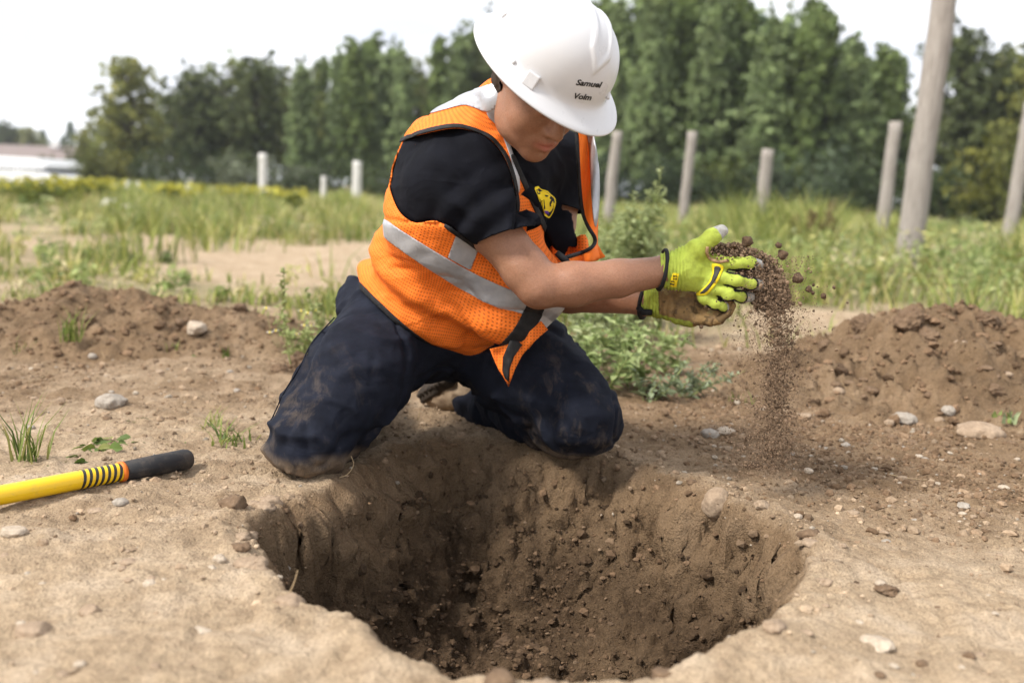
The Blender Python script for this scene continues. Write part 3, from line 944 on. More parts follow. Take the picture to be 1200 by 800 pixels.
# soft folds: long waves across the belly, gathers under the arm
lt = (V - PELV) @ LAT; hh = (V - PELV) @ UPB
wav = 0.0085 * np.sin(hh * 52 + 9 * lt + 3.0 * fbm(V * 4.5, 2, 231)) * sstep(.42, .15, hh) + 0.011 * fbm(V * np.array([6., 6., 10.]), 3, 232) - 0.006 * np.maximum(0, 1 - 5 * np.abs(fbm(V * np.array([5., 5., 14.]), 2, 234))) + 0.0035 * fbm(V * 26, 2, 233)
V = V + N * wav[:, None]; N = vnormals(V, F); px = project(V)
face = (N * (C_POS - V)).sum(1) > 0
sv, sa = polysd(px, VEST), polysd(px, ARMH)
s_f = np.maximum(sv, -sa)
axd = np.linalg.norm((V - S_L) - ((V - S_L) @ unit(E_L - S_L))[:, None] * unit(E_L - S_L), axis=1)
s_b = np.maximum.reduce([px[:, 1] - 350, 108 - px[:, 1] + 0 * px[:, 0], (.085 - axd) * 500 * ((V - S_L) @ LAT > -.06) - 1e-3])
s = np.where(face, s_f, s_b)
ctr = P(530, 300, 2.22)
th = np.arctan2((V - ctr) @ R_CH[:, 1], (V - ctr) @ R_CH[:, 0])
uv = np.stack([th * 0.19, hh], 1)
vV, vF, ex = clip(V, F, s, np.concatenate([uv, N], 1))
vest = obj('safety_vest', vV, vF, M_OR, person, uv=ex[:, :2])
md = vest.modifiers.new('thickness', 'SOLIDIFY'); md.thickness = 0.0025; md.offset = 0
VEST_T = BVHTree.FromPolygons(vV.tolist(), vF.tolist())
Np = N * 1.0
def biggest(V, F):
    """keeps the largest connected piece"""
    lab = np.arange(len(V))
    while True:
        m = lab[F].min(1); new = lab.copy()
        for k in range(3): np.minimum.at(new, F[:, k], m)
        new = new[new]
        if (new == lab).all(): break
        lab = new
    u, c = np.unique(lab[F[:, 0]], return_counts=True); F = F[lab[F[:, 0]] == u[c.argmax()]]
    w, inv = np.unique(F, return_inverse=True)
    return V[w], inv.reshape(F.shape)
def vest_piece(name, field, lift, mat, thick=0.0015):
    a, b = clip(V + Np * lift, F, np.where(face, field, 5.0))
    if len(b) == 0: return None
    a, b = biggest(a, b)
    o = obj(name, a, b, mat, vest, uv=np.stack([(a - ctr) @ R_CH[:, 0], (a - ctr) @ R_CH[:, 2]], 1))
    md = o.modifiers.new('thickness', 'SOLIDIFY'); md.thickness = thick; md.offset = 0
    return o
STR1 = catmull([(405, 226), (435, 246), (475, 272), (522, 301), (570, 327), (617, 346), (645, 350), (668, 350), (655, 372), (641, 387), (624, 372), (613, 368), (570, 354), (522, 326), (475, 295), (433, 264), (403, 246)], 3, True)
hemA = np.array([(380, 300), (414, 326), (440, 352), (480, 388), (520, 413), (556, 420), (580, 417)], float)
vest_piece('waist_stripe', np.maximum(polysd(px, STR1), s_f), 0.0030, M_TAPE)
vest_piece('side_stripe', np.maximum(polysd(px, [(537, 268), (565, 278), (551, 316), (525, 301)]), s_f), 0.0024, M_TAPE)
vest_piece('shoulder_stripe', np.maximum(polysd(px, catmull([(503, 134), (530, 117), (560, 105), (588, 98), (588, 116), (573, 131), (548, 124), (528, 128)], 3, True)), s_f), 0.0030, M_TAPE)
vest_piece('front_stripe', np.maximum(polysd(px, catmull([(571, 132), (584, 150), (594, 175), (600, 197), (602, 226), (608, 222), (606, 192), (598, 162), (592, 140), (587, 113)], 3, True)), s_f), 0.0026, M_TAPE)
vest_piece('zip_band', np.maximum(s_f * 0 - 1, polysd(px, catmull([(625, 343), (610, 370), (600, 387), (577, 412), (582, 421), (589, 429), (600, 411), (615, 395), (628, 379), (638, 355)], 3, True))), 0.0045, M_BLK)
vest_piece('hem_binding', np.maximum(linedist(px, catmull(hemA, 4)) - 2.6, -1e3), 0.0020, M_BLK, 0.003)
vest_piece('armhole_binding', np.maximum(np.abs(sa) - 1.9, sv), 0.0048, M_BLK, 0.0025)
FRONT_E = catmull([(600, 184), (618, 224), (639, 270), (655, 301), (668, 322)], 5)
vest_piece('front_binding', np.minimum(linedist(px, FRONT_E) - 2.6, 50), 0.0022, M_BLK, 0.0035)

# loose left front panel hanging clear of the body
def sheet(name, poly, depth, mat, parent, thick=0.0022, step=4.0, lift=0.0):
    from mathutils.geometry import delaunay_2d_cdt
    poly = np.asarray(poly, float); lo, hi = poly.min(0), poly.max(0)
    gx, gy = np.meshgrid(np.arange(lo[0], hi[0], step), np.arange(lo[1], hi[1], step))
    q = np.stack([gx.ravel(), gy.ravel()], 1); q = q[polysd(q, poly) < -0.4 * step]
    r = delaunay_2d_cdt([Vector(p) for p in poly] + [Vector(p) for p in q], [], [list(range(len(poly)))], 1, 1e-4)
    V = np.array([P(p[0], p[1], depth(p[0], p[1]) - lift) for p in r[0]])
    o = obj(name, V, np.array([f[::-1] for f in r[2]]), mat, parent, uv=np.array([[p[0] / 540, p[1] / 540] for p in r[0]]))
    if thick:
        md = o.modifiers.new('thickness', 'SOLIDIFY'); md.thickness = thick; md.offset = 0
    return o
def pan_d(x, y):
    t = np.clip((y - 150) / 150, 0, 1)
    return 2.15 - 0.06 * t ** 1.3 - 0.05 * sstep(695, 662, x) * sstep(262, 302, y) + 0.018 * math.sin(x * 0.28 + y * 0.02) 
sheet('left_panel', catmull([(674, 140), (676, 180), (678, 215), (681, 245), (688, 265), (696, 279), (694, 288), (683, 295), (661, 302), (664, 312), (690, 307), (702, 303), (700, 285), (701, 240), (701, 200), (697, 170), (690, 140)], 4, True), pan_d, M_ORP, vest)
sheet('panel_stripe', catmull([(685, 140), (690, 170), (692, 200), (694, 240), (698, 266), (702, 240), (702, 200), (698, 170), (691, 140)], 4, True), pan_d, M_TAPE, vest, 0.002, 3.0, 0.004)
sheet('panel_corner', catmull([(698, 284), (706, 296), (709, 301), (700, 304), (690, 307), (692, 295)], 3, True), lambda x, y: 2.13, M_ORP, vest, 0.002, 4)
sheet('side_lining', catmull([(645, 290), (655, 286), (668, 282), (686, 275), (688, 300), (664, 306), (648, 306)], 3, True), lambda x, y: 2.19 + .02 * math.sin(x * .2), M_OR, vest, 0.002, 4)
sheet('vest_flap', [(574, 409), (580, 424), (585, 434), (590, 441), (596, 453), (603, 433), (612, 416), (624, 402), (642, 386), (634, 376), (612, 392), (592, 404)], lambda x, y: 2.06 + .0006 * abs(x - 606) + .006 * math.sin(x * .25), M_OR, vest, 0.0025, 4)
sheet('flap_zip', [(598, 398), (607, 399), (612, 404), (602, 418), (597, 432), (596, 447), (592, 443), (589, 434), (590, 418)], lambda x, y: 2.06 + .0006 * abs(x - 606) + .006 * math.sin(x * .25), M_BLK, vest, 0.003, 3, 0.004)
mb = MB()
mb.tube([P(x, y, pan_d(x, y) - 0.004) for x, y in catmull([(675, 150), (677, 180), (679, 215), (682, 245), (689, 265), (697, 279), (695, 288), (684, 295), (662, 302)], 5)], 0.0042, 8)
mb.build('panel_binding', M_BLK, vest)
mb = MB()
zp = [cast(VEST_T, x, y, 0.004, 2.02) for x, y in ((652, 296), (660, 303), (668, 309))]
mb.tube(zp, [0.006, 0.0075, 0.005], 8); mb.tube([zp[1] + C_UP * .004, zp[1] - C_UP * .010 + C_RIGHT * .004], [0.004, 0.0025], 8)
_m = M('dull_metal', rough=0.4, spec=0.5, base=(0.10, 0.10, 0.11)); _m.b.inputs['Metallic'].default_value = 0.7
M_ZIP = _m.m
mb.build('zip_slider', M_BLK, vest)

# crest printed on the shirt
_m = M('yellow_print', rough=0.75, base=(0.86, 0.66, 0.02)); M_YEL = _m.m
_m = M('dark_print', rough=0.8, base=(0.012, 0.012, 0.016)); M_DPR = _m.m
_m = M('violet_print', rough=0.8, base=(0.10, 0.03, 0.30)); M_VIO = _m.m
def zc(pts): return [(620 + x / 6.15, 190 + y / 6.15) for x, y in pts]
outer = catmull(zc([(28, 195), (52, 172), (72, 190), (115, 205), (140, 230), (178, 262), (178, 320), (165, 362), (138, 400), (100, 385), (95, 365), (75, 300), (45, 235)]), 3, True)
inner = catmull(zc([(40, 205), (56, 186), (75, 200), (112, 216), (138, 242), (166, 268), (166, 318), (154, 352), (134, 385), (112, 376), (104, 355), (84, 298), (52, 240)]), 3, True)
lion = catmull(zc([(44, 232), (72, 205), (105, 215), (135, 245), (128, 262), (152, 285), (158, 310), (140, 345), (118, 352), (92, 348), (80, 300), (62, 262)]), 3, True)
patch('crest', TEE_T, outer, 0.0045, M_YEL, tee)
patch('crest_field', TEE_T, inner, 0.0052, M_DPR, tee)
patch('crest_head', TEE_T, lion, 0.0060, M_YEL, tee)
patch('crest_collar', TEE_T, zc([(88, 342), (120, 345), (122, 368), (100, 366)]), 0.0066, M_VIO, tee)
patch('crest_line', TEE_T, zc([(92, 232), (118, 240), (112, 250), (98, 246)]), 0.0067, M_DPR, tee)
patch('crest_line', TEE_T, zc([(84, 268), (90, 270), (97, 330), (88, 335)]), 0.0067, M_DPR, tee)
patch('crest_line', TEE_T, zc([(140, 270), (148, 284), (138, 300), (143, 310), (130, 312), (128, 285)]), 0.0067, M_DPR, tee)

# --- trousers
K_R, K_L = P(364, 516, 2.03), P(680, 488, 2.20)
A_R, A_L = P(425, 468, 2.44), P(560, 472, 2.62)
H_R, H_L = P(468, 384, 2.29), P(562, 394, 2.36)
g = Grid(np.minimum.reduce([K_R, K_L, A_R]) - [.13, .14, .14], np.array([K_L[0], A_L[1], H_R[2]]) + [.13, .16, .18], 0.0056)
g.ell(P(508, 372, 2.33), [.165, .135, .13], R_PL, .04)
g.ell(P(440, 352, 2.36), [.085, .09, .07], R_PL, .05)
g.chain([H_R, P(418, 442, 2.14), K_R], [.120, .108, .086], .05)
g.chain([H_L, P(624, 432, 2.29), K_L], [.112, .106, .086], .05)
g.seg(P(505, 392, 2.30), P(515, 405, 2.32), .09, .06, .04)
g.chain([K_R + [0, .01, 0], A_R], [.083, .066], .012)
g.chain([K_L + [0, .01, -.004], A_L], [.083, .064], .012)
V, F = g.mesh(); V = laplace(V, F, 2, .5); N = vnormals(V, F)
def limb_folds(V, a, b, amp, fr, seed, t0=0, t1=1):
    ax = b - a; Ln = np.linalg.norm(ax); ax = ax / Ln; r = V - a; t = (r @ ax) / Ln
    rad = np.linalg.norm(r - (r @ ax)[:, None] * ax, axis=1)
    u, w, _ = frame(ax)
    th = np.arctan2(r @ w, r @ u)
    ph = t * Ln * fr + 1.1 * np.sin(th + seed) + 3.2 * fbm(V * 6, 2, seed)
    m = sstep(t0 - .1, t0 + .12, t) * sstep(t1 + .1, t1 - .12, t) * (rad < .17)
    rid = (1 - np.abs(np.sin(ph))) ** 1.5
    return amp * rid * m * (0.5 + 0.9 * np.clip(fbm(V * 5, 2, seed + 1) + .4, 0, 1))
f = limb_folds(V, H_R, K_R, .010, 24, 241, -.1, .45) + limb_folds(V, H_R, K_R, .010, 42, 242, .78, 1.25)
f += limb_folds(V, H_L, K_L, .010, 26, 243, -.1, .5) + limb_folds(V, K_L, A_L, .012, 38, 244, -.1, .8) + limb_folds(V, K_R, A_R, .010, 34, 245)
f += 0.009 * (1 - 2 * np.abs(fbm(V * np.array([7., 7., 11.]), 2, 246))) - 0.007 * np.maximum(0, 1 - 6 * np.abs(fbm(V * np.array([11., 11., 6.]), 2, 249))) + 0.004 * fbm(V * 24, 3, 247)
V = V + N * f[:, None]
# tuck the waist under the vest
vq = np.clip(np.round((V - GV.lo) / GV.h).astype(int), 0, GV.n - 1); vd = GV.F[vq[:, 0], vq[:, 1], vq[:, 2]]
tuck = np.clip(vd + .026, 0, .07) * sstep(3, 14, -polysd(project(V), VEST)) 
V = V - N * tuck[:, None]
gz = ground_z(V[:, 0], V[:, 1]); inhole = gz < -0.03
V[:, 2] = np.where(~inhole & (V[:, 2] < gz - .004), gz - .004, V[:, 2])
dk = np.minimum(np.linalg.norm(V - K_R, axis=1), np.linalg.norm(V - K_L, axis=1))
dirt = 1.5 * sstep(.085, .0, V[:, 2]) * sstep(.26, .08, dk) + 0.55 * sstep(.28, .06, dk) + 0.30 * sstep(.0, .5, fbm(V * 5, 3, 248))
tro = obj('trousers', V, F, M_TRO, person, attrs={'dirt': np.clip(dirt, 0, 1.4), 'cake': .75 * sstep(.046, .012, V[:, 2] + .018 * fbm(V * 16, 3, 251) - .02 * (V[:, 0] < -.1)) * sstep(.16, .10, dk) * (V[:, 2] < .1)})
TRO_T = BVHTree.FromPolygons(V.tolist(), F.tolist())
mb = MB()
mb.tube([cast(TRO_T, x, y, .0008) for x, y in catmull([(392, 372), (366, 402), (348, 436), (332, 462), (318, 492)], 5)], 0.0016, 6)
mb.build('outer_seam', M_TRO, tro)

# --- boots
_m = M('tan_boot_leather', rough=0.75, spec=0.25)
_m.color(_m.mix(_m.ramp(_m.noise(30, 5, .65), [(.35, 0.0), (.7, 1.0)]), (0.20, 0.14, 0.09), (0.36, 0.27, 0.18))); _m.bump(_m.noise(120, 4), .4, .002)
M_BOOT = _m.m
_m = M('boot_rubber', rough=0.85, spec=0.2); _m.color(_m.ramp(_m.noise(40, 4), [(.3, (0.012, 0.011, 0.010)), (.8, (0.07, 0.05, 0.035))])); M_SOLE = _m.m
def boot(an, toe, sole_dir):
    """ankle to toe, kneeling: toes down, sole turned to sole_dir"""
    ax = unit(toe - an); sd = unit(sole_dir - ax * (sole_dir @ ax)); side = np.cross(ax, sd); R = np.stack([side, ax, sd], 1); L = np.linalg.norm(toe - an)
    q = lambda x, y, z: an + R @ np.array([x, y, z])
    g = Grid(np.minimum(an, toe) - .13, np.maximum(an, toe) + .13, .004)
    g.chain([q(0, -.07, -.03), q(0, .02, -.012), q(0, L * .55, 0.010), q(0, L * .92, .018)], [.056, .056, .052, .044], .02)
    V, F = g.mesh(); V = laplace(V, F, 2)
    V += vnormals(V, F) * (.004 * (1 - 2 * np.abs(fbm(V * 22, 2, 261))))[:, None]
    b = obj('boot', V, F, M_BOOT, person)
    g = Grid(np.minimum(an, toe) - .13, np.maximum(an, toe) + .13, .004)
    g.rbox(q(0, L * .72, .050), [.046, L * .36, .010], .009, R, .004); g.rbox(q(0, .03, .054), [.040, .05, .017], .01, R, .004)
    for k in range(7): g.rbox(q(0, .02 + k * L / 7, .068), [.04, .008, .007], .003, R, .002)
    V, F = g.mesh(); obj('sole', V, F, M_SOLE, b)
    mb = MB()
    for k in range(3):
        mb.tube([q(.047 * math.cos(a) , L * (.30 + .16 * k), .012 - .047 * math.sin(a)) for a in np.linspace(-.3, PI + .3, 12)], .0018, 5)
    mb.build('stitching', M_SOLE, b)
boot(P(550, 450, 2.62), P(520, 468, 2.74), camdir((-.85, -.15, -.85)))
boot(P(418, 462, 2.46), P(432, 462, 2.66), camdir((-.2, .9, -.5)))
# ------------------------------------------------------------------ hard hat
_m = M('white_hat_plastic', rough=0.32, spec=0.5)
_m.color(_m.mix(_m.ramp(_m.noise(45, 6, .75), [(.60, 0.0), (.78, .16)]), _m.mix(_m.noise(6, 3), (0.54, 0.545, 0.56), (0.60, 0.60, 0.61)), (0.52, 0.49, 0.45)))
_m.rough(_m.ramp(_m.noise(30, 5), [(.3, .24), (.7, .42)]))
_m.bump(_m.noise(14, 2), .05, .01)
M_HAT = _m.m
def hl(v): return BRIM + HAT_R @ np.asarray(v, float)
nphi = 224
prof = [(1.0, -.0125), (1.004, -.0105), (0.996, -.0085), (0.95, -.0055), (0.89, -.0015), (0.84, .0030), (0.800, .0075), (0.778, .0125), (0.768, .0190)]
prof += [(0.766 * math.cos(e) ** 0.80, .019 + .112 * math.sin(e)) for e in np.linspace(0.04, PI / 2 - .02, 52)]
ph = np.linspace(0, 2 * PI, nphi, endpoint=False)
def hat_shell(extra=None):
    V = []
    for k, (r, z) in enumerate(prof):
        brimness = np.clip((r - .77) / .23, 0, 1)
        a = .146 + 0 * ph; b = .161 + .010 * np.clip(np.sin(ph), 0, 1) ** 2 * brimness
        p = np.stack([a * r * np.cos(ph), b * r * np.sin(ph), z + 0 * ph - .004 * brimness * np.abs(np.sin(ph)) ** 2], 1)
        V.append(p)
    return np.array(V)
HV = hat_shell()
F = []
for k in range(len(prof) - 1):
    for i in range(nphi):
        F.append([k * nphi + i, k * nphi + (i + 1) % nphi, (k + 1) * nphi + (i + 1) % nphi, (k + 1) * nphi + i])
F = np.array(F)
_b0 = BVHTree.FromPolygons((BRIM + HV.reshape(-1, 3) @ HAT_R.T).tolist(), F.tolist())
def hat_local(px, py): return HAT_R.T @ (cast(_b0, px, py) - BRIM)
vt = hat_local(694, 88); va = hat_local(704, 20)
cdir = unit(va - vt)
# raised crown panel with a pointed front, and two side ribs
flat = HV.reshape(-1, 3); n0 = unit(np.array([vt[0] / .112 ** 2, vt[1] / .13 ** 2, vt[2] / .12 ** 2]))
sdir = unit(np.cross(cdir, n0))
L = flat - vt
u, w = L @ cdir, L @ sdir
side = np.abs(w) - 0.64 * np.clip(u, -.03, 1) 
ins = sstep(.004, -.004, side - 0.0) * sstep(-.06, .01, flat[:, 2] - .02) * ((flat @ n0) > .0) * sstep(.028, .022, np.abs(w))
ins2 = sstep(.0035, -.0035, np.abs(w) - .50 * np.clip(u - .016, -.03, 1)) * ((flat @ n0) > 0) * sstep(.016, .012, np.abs(w))
nn = flat / (np.linalg.norm(flat / np.array([.115, .13, .13]), axis=1, keepdims=True) * np.array([.115, .13, .13]) + 1e-6); nn /= np.linalg.norm(nn, axis=1, keepdims=True)
flat = flat + nn * (ins * .0042 - ins2 * .0030)[:, None]
top = flat[-nphi:].mean(0)
V = BRIM + np.concatenate([flat, [top]]) @ HAT_R.T
Fl = F.tolist() + [[(len(prof) - 1) * nphi + i, (len(prof) - 1) * nphi + (i + 1) % nphi, len(flat)] for i in range(nphi)]
hat = obj('hard_hat', V, Fl, M_HAT, person)
md = hat.modifiers.new('shell', 'SOLIDIFY'); md.thickness = 0.0028; md.offset = -1
HAT_T = BVHTree.FromPolygons(V.tolist(), Fl)
def on_hat(px, py, lift): return cast(HAT_T, px, py, lift, 1.9)
def hat_lug(px, py, ang, half, bev=.002):
    p = on_hat(px, py, 0.0); n = unit(np.cross(on_hat(px + 3, py, 0) - p, on_hat(px, py - 3, 0) - p)); n = n if n @ (C_POS - p) > 0 else -n
    u0 = unit(C_RIGHT * math.cos(ang) - C_UP * math.sin(ang)); u0 = unit(u0 - n * (u0 @ n)); R = np.stack([u0, np.cross(n, u0), n], 1)
    g = Grid(p - .035, p + .035, .0011); g.rbox(p + n * half[2] * .35, half, bev, R, .002)
    V, F = g.mesh(); V = laplace(V, F, 1)
    obj('accessory_slot', V, F, M_HAT, hat)
hat_lug(623, 94, .62, (.0125, .0135, .0065))
hat_lug(601, 70, .95, (.0085, .0040, .0035))
hat_lug(592, 18, 1.35, (.0040, .0085, .0035))
hat_lug(712, 112, -.9, (.0075, .0042, .0035))
_m = M('black_lettering', rough=0.5, base=(0.01, 0.01, 0.01)); M_LET = _m.m
def lettering(text, a, b, cap, parent, surf, mat, lift=.0006, shear=.35, name='lettering', squash=None):
    cu = bpy.data.curves.new('lettering', 'FONT'); cu.body = text; cu.shear = shear; cu.offset = 0.034; cu.size = 1; cu.resolution_u = 3
    t = bpy.data.objects.new('lettering_source', cu); COL.objects.link(t)
    bpy.context.view_layer.update()
    me = t.evaluated_get(bpy.context.evaluated_depsgraph_get()).to_mesh()
    v = np.array([x.co[:2] for x in me.vertices]); f = [list(p.vertices) for p in me.polygons]
    bpy.data.objects.remove(t); bpy.data.curves.remove(cu)
    a, b = np.array(a, float), np.array(b, float); w = v[:, 0].max() - v[:, 0].min(); x = (v[:, 0] - v[:, 0].min()) / w
    ex = b - a; ey = np.array([ex[1], -ex[0]]) / np.linalg.norm(ex)
    q = a + x[:, None] * ex + (v[:, 1] / 0.70 * cap)[:, None] * ey
    V = np.array([surf(p[0], p[1], lift) for p in q])
    o = obj(name, V, f, mat, parent, smooth=False); return o
lettering('Samuel', (674.5, 99.6), (705.5, 103.0), 6.6, hat, on_hat, M_LET)
lettering('Volm', (673.0, 115.4), (693.0, 117.6), 6.4, hat, on_hat, M_LET)
# inner band glimpsed under the brim
mb = MB(); mb.tube([hl((.088 * math.cos(a), .104 * math.sin(a) - .004, -.002)) for a in np.linspace(0, 2 * PI, 40)], .006, 6, caps=False); mb.build('headband', M_BLK, hat)

# short dark hair below the hat
_m = M('brown_hair', rough=0.7, base=(0.035, 0.022, 0.013)); _m.bump(_m.noise(300, 3, vec=_m.coord((1, 1, .2))), .6, .003); M_HAIR = _m.m
g = Grid(HEAD - .14, HEAD + .15, .004)
g.ell(hd(0, -.020, .032), [.080, .094, .091], HA, .005); g.ell(hd(0, -.055, -.02), [.062, .050, .055], HA, .02)
V, F = g.mesh(); V = laplace(V, F, 2); V += vnormals(V, F) * (.003 * fbm(V * 90, 2, 271))[:, None]
Lh = (V - HEAD) @ HEAD_R
s = np.maximum(Lh[:, 1] - .035 - .35 * np.maximum(Lh[:, 2], 0), Lh[:, 2] - .06)
V, F = clip(V, F, np.maximum(s, np.where(Lh[:, 1] > -.03, .005 - Lh[:, 2], -1)))
obj('hair', V, F, M_HAIR, person)

# ------------------------------------------------------------------ gloves
def glove_mat():
    m = M('work_glove', rough=0.75, spec=0.25)
    c = m.attr('col', 'Color'); n = m.noise(60, 5, .65)
    c = m.mix(1.0, c, m.ramp(n, [(.3, (.80, .80, .78)), (.7, (1.1, 1.1, 1.1))]), 'MULTIPLY')
    c = m.mix(m.math('MULTIPLY', m.ramp(m.noise(45, 6, .75), [(.50, 0.0), (.70, 1.0)]), m.attr('soil')), c, (0.085, 0.055, 0.034))
    m.color(c); m.bump(m.math('ADD', m.noise(150, 4, .65), m.math('MULTIPLY', m.voro(1100), .3)), .4, .0022)
    return m.m
M_GLV = glove_mat()
NEON, GREY, BLK, TAN, BRN = np.array([.43, .52, .075]), np.array([.42, .41, .38]), np.array([.012, .012, .014]), np.array([.42, .29, .17]), np.array([.25, .155, .062])
def PP(l): return [P(*q) for q in l]
# right hand: back towards us, fingers spread to the right, thumb up
hu = unit(P(846, 324, 1.985) - P(790, 316, 2.0)); hv = unit(C_UP - hu * (C_UP @ hu)); hn = np.cross(hu, hv); HR = np.stack([hu, hv, hn], 1)
fing = {'index': (PP([(842, 309, 1.985), (862, 308.5, 1.974), (878, 309, 1.982), (888, 310, 1.995)]), [.0135, .0128, .0120, .0105]),
        'middle': (PP([(842, 324, 1.980), (862, 329, 1.966), (880, 332.5, 1.976), (889, 334, 1.990)]), [.0135, .0128, .0118, .0104]),
        'ring': (PP([(836, 338, 1.983), (854, 345, 1.970), (869, 348, 1.980), (878, 347.5, 1.993)]), [.0130, .0120, .0112, .0100]),
        'little': (PP([(826, 348, 1.990), (837, 356, 1.980), (847, 359, 1.986), (853, 358.5, 1.996)]), [.0120, .0108, .0100, .0090])}
thumb = (PP([(800, 306, 1.995), (818, 291, 1.985), (834, 278.5, 1.98), (846, 270, 1.985)]), [.022, .0175, .0140, .0112])
g = Grid(P(800, 318, 2.0) - [.13, .09, .11], P(830, 318, 2.0) + [.14, .09, .13], .0019)
g.rbox(P(818, 318, 1.998), [.046, .041, .019], .018, HR @ rot((0, 0, 1), -.10), .012)
g.rbox(P(838, 326, 1.993), [.017, .040, .016], .015, HR @ rot((0, 0, 1), -.24), .014)
g.chain(PP([(786, 316, 2.0), (794, 316, 2.0), (806, 317, 2.0)]), [.0375, .0355, .036], .012)
for pts, rr in list(fing.values()): g.chain(pts, rr, .006)
g.chain(*thumb, .014)
for pts, rr in fing.values(): g.ell(pts[0], [rr[0] * 1.08] * 3, None, .008)
V, F = g.mesh(); V = laplace(V, F, 1, .4); N = vnormals(V, F); q = project(V)
cen = (q[:, 0] < 806)
V = V + N * (np.where(cen, .0016 * np.sin(q[:, 0] * 1.55 + .6 * np.sin(q[:, 1] * .3)) * sstep(808, 798, q[:, 0]), 0) + .0022 * fbm(V * 45, 3, 281) + .0016 * (1 - 2 * np.abs(fbm(V * 30, 2, 282))))[:, None]
q = project(V)
col = np.tile(NEON, (len(V), 1)); soil = np.full(len(V), .28)
tips = np.array([p[-1] for p, _ in fing.values()] + [thumb[0][-1]])
dt = np.min(np.linalg.norm(V[:, None] - tips[None], axis=2), 1)
upn, toC = N @ C_UP, (N * (C_POS - V)).sum(1) / np.linalg.norm(C_POS - V, axis=1)
fz = (q[:, 0] > 840 - .55 * np.clip(q[:, 1] - 318, 0, 40) * .6) & (q[:, 1] > 300)
col[(toC < .60) & fz & ~((q[:, 1] < 308) & (upn > .3))] = BLK
col[(toC < -.15)] = BRN
col[dt < .0205] = GREY
soil[dt < .03] = .55; soil[toC < 0] = .9
gv_r = obj('glove', V, F, M_GLV, person, attrs={'col': col, 'soil': soil})
tag(gv_r, 'neon yellow green glove seen from its back, fingers spread over the soil')
GR_T = BVHTree.FromPolygons(V.tolist(), F.tolist())
def ring(center, axis, up, ra, rb, r, n=28):
    a = unit(axis); u = unit(np.asarray(up) - a * (np.asarray(up) @ a)); w = np.cross(a, u); mb = MB()
    mb.tube([center + ra * math.cos(t) * u + rb * math.sin(t) * w for t in np.linspace(0, 2 * PI, n)], r, 7, caps=False); return mb
ring(P(776, 316, 2.0), hu + .22 * C_FWD, C_UP, .040, .037, .0042).build('cuff_binding', M_BLK, gv_r)
_m = M('tan_leather', rough=.7, base=(.42, .27, .15)); _m.bump(_m.noise(140, 4), .4, .002); M_TAN = _m.m
mb = MB(); mb.tube([cast(GR_T, x, y, .001, 1.985) for x, y in catmull([(829, 289), (828, 296), (832, 303), (842, 306.5), (854, 305.5)], 4)], [.0034] * 17, 7); mb.build('leather_piping', M_TAN, gv_r)
patch('knuckle_border', GR_T, catmull([(835, 309), (847.5, 311.5), (845, 322), (839, 333), (828, 345), (817, 346), (818, 342), (829, 333), (835, 321)], 3, True), .0014, M_YEL, gv_r, .001)
_m = M('grey_rubber', rough=.7, base=(.055, .055, .05)); M_GRB = _m.m
patch('knuckle_strip', GR_T, catmull([(838, 312), (844.5, 313.5), (842, 322), (836, 332), (826, 343), (821, 343), (832, 332), (837, 321)], 3, True), .0024, M_GRB, gv_r, .001)
patch('cuff_label', GR_T, [(788, 319.5), (795.5, 320.5), (792, 336), (784.5, 335)], .0018, M_YEL, gv_r, .0006)
for k in range(4):
    patch('label_mark', GR_T, [(789.6 - k * .95 + j[0], 322.2 + k * 3.1 + j[1]) for j in ((0, 0), (3.6, .6), (3.2, 2.0), (-.4, 1.4))], .0028, M_DPR, gv_r, 0)

# left hand: brown leather palm turned up and towards us, fingers curled round the soil
lu = unit(P(826, 364, 2.02) - P(766, 352, 2.07)); lv = unit(C_UP - lu * (C_UP @ lu)); LR = np.stack([lu, lv, np.cross(lu, lv)], 1)
g = Grid(P(800, 360, 2.04) - [.13, .10, .09], P(815, 360, 2.04) + [.13, .10, .09], .0019)
g.chain(PP([(761, 351, 2.085), (772, 353, 2.075), (786, 356, 2.06)]), [.0335, .0325, .033], .012)
g.rbox(P(802, 360, 2.045), [.044, .036, .022], .02, LR @ rot((1, 0, 0), -.5) @ rot((0, 0, 1), -.10), .014)
g.ell(P(800, 366, 2.03), [.036, .020, .020], LR, .014)
lf = [(PP([(824, 351, 2.03), (838, 353, 2.015), (846, 350, 2.0), (848, 343, 1.998)]), [.0112, .0105, .0098, .0088]),
      (PP([(826, 359, 2.020), (843, 361, 2.003), (853, 357, 1.992), (856, 349, 1.992)]), [.0112, .0106, .0100, .0090]),
      (PP([(824, 367, 2.012), (842, 369, 1.995), (853, 365.5, 1.986), (858, 358, 1.986)]), [.0112, .0105, .0098, .0088]),
      (PP([(816, 374, 2.008), (832, 376.5, 1.992), (844, 374.5, 1.984), (851, 368.5, 1.983)]), [.0120, .0108, .0100, .0090])]
for pts, rr in lf: g.chain(pts, rr, .0028)
g.chain(PP([(790, 345, 2.06), (806, 337, 2.07), (822, 332, 2.06), (834, 330, 2.05)]), [.019, .016, .0135, .011], .012)
V, F = g.mesh(); V = laplace(V, F, 1, .4); N = vnormals(V, F); q = project(V)
V = V + N * (.0032 * fbm(V * 38, 3, 291) - .0030 * np.maximum(0, 1 - np.abs(fbm(V @ LR * np.array([34, 12, 12]), 2, 292)) * 9) + np.where(q[:, 0] < 776, .0012 * np.sin(q[:, 0] * 1.7), 0))[:, None]
toC = (N * (C_POS - V)).sum(1) / np.linalg.norm(C_POS - V, axis=1)
col = np.tile(BRN, (len(V), 1)); col[q[:, 0] < 771.5] = NEON; col[(N @ C_UP < -.55) & (q[:, 0] < 812)] = NEON * .8
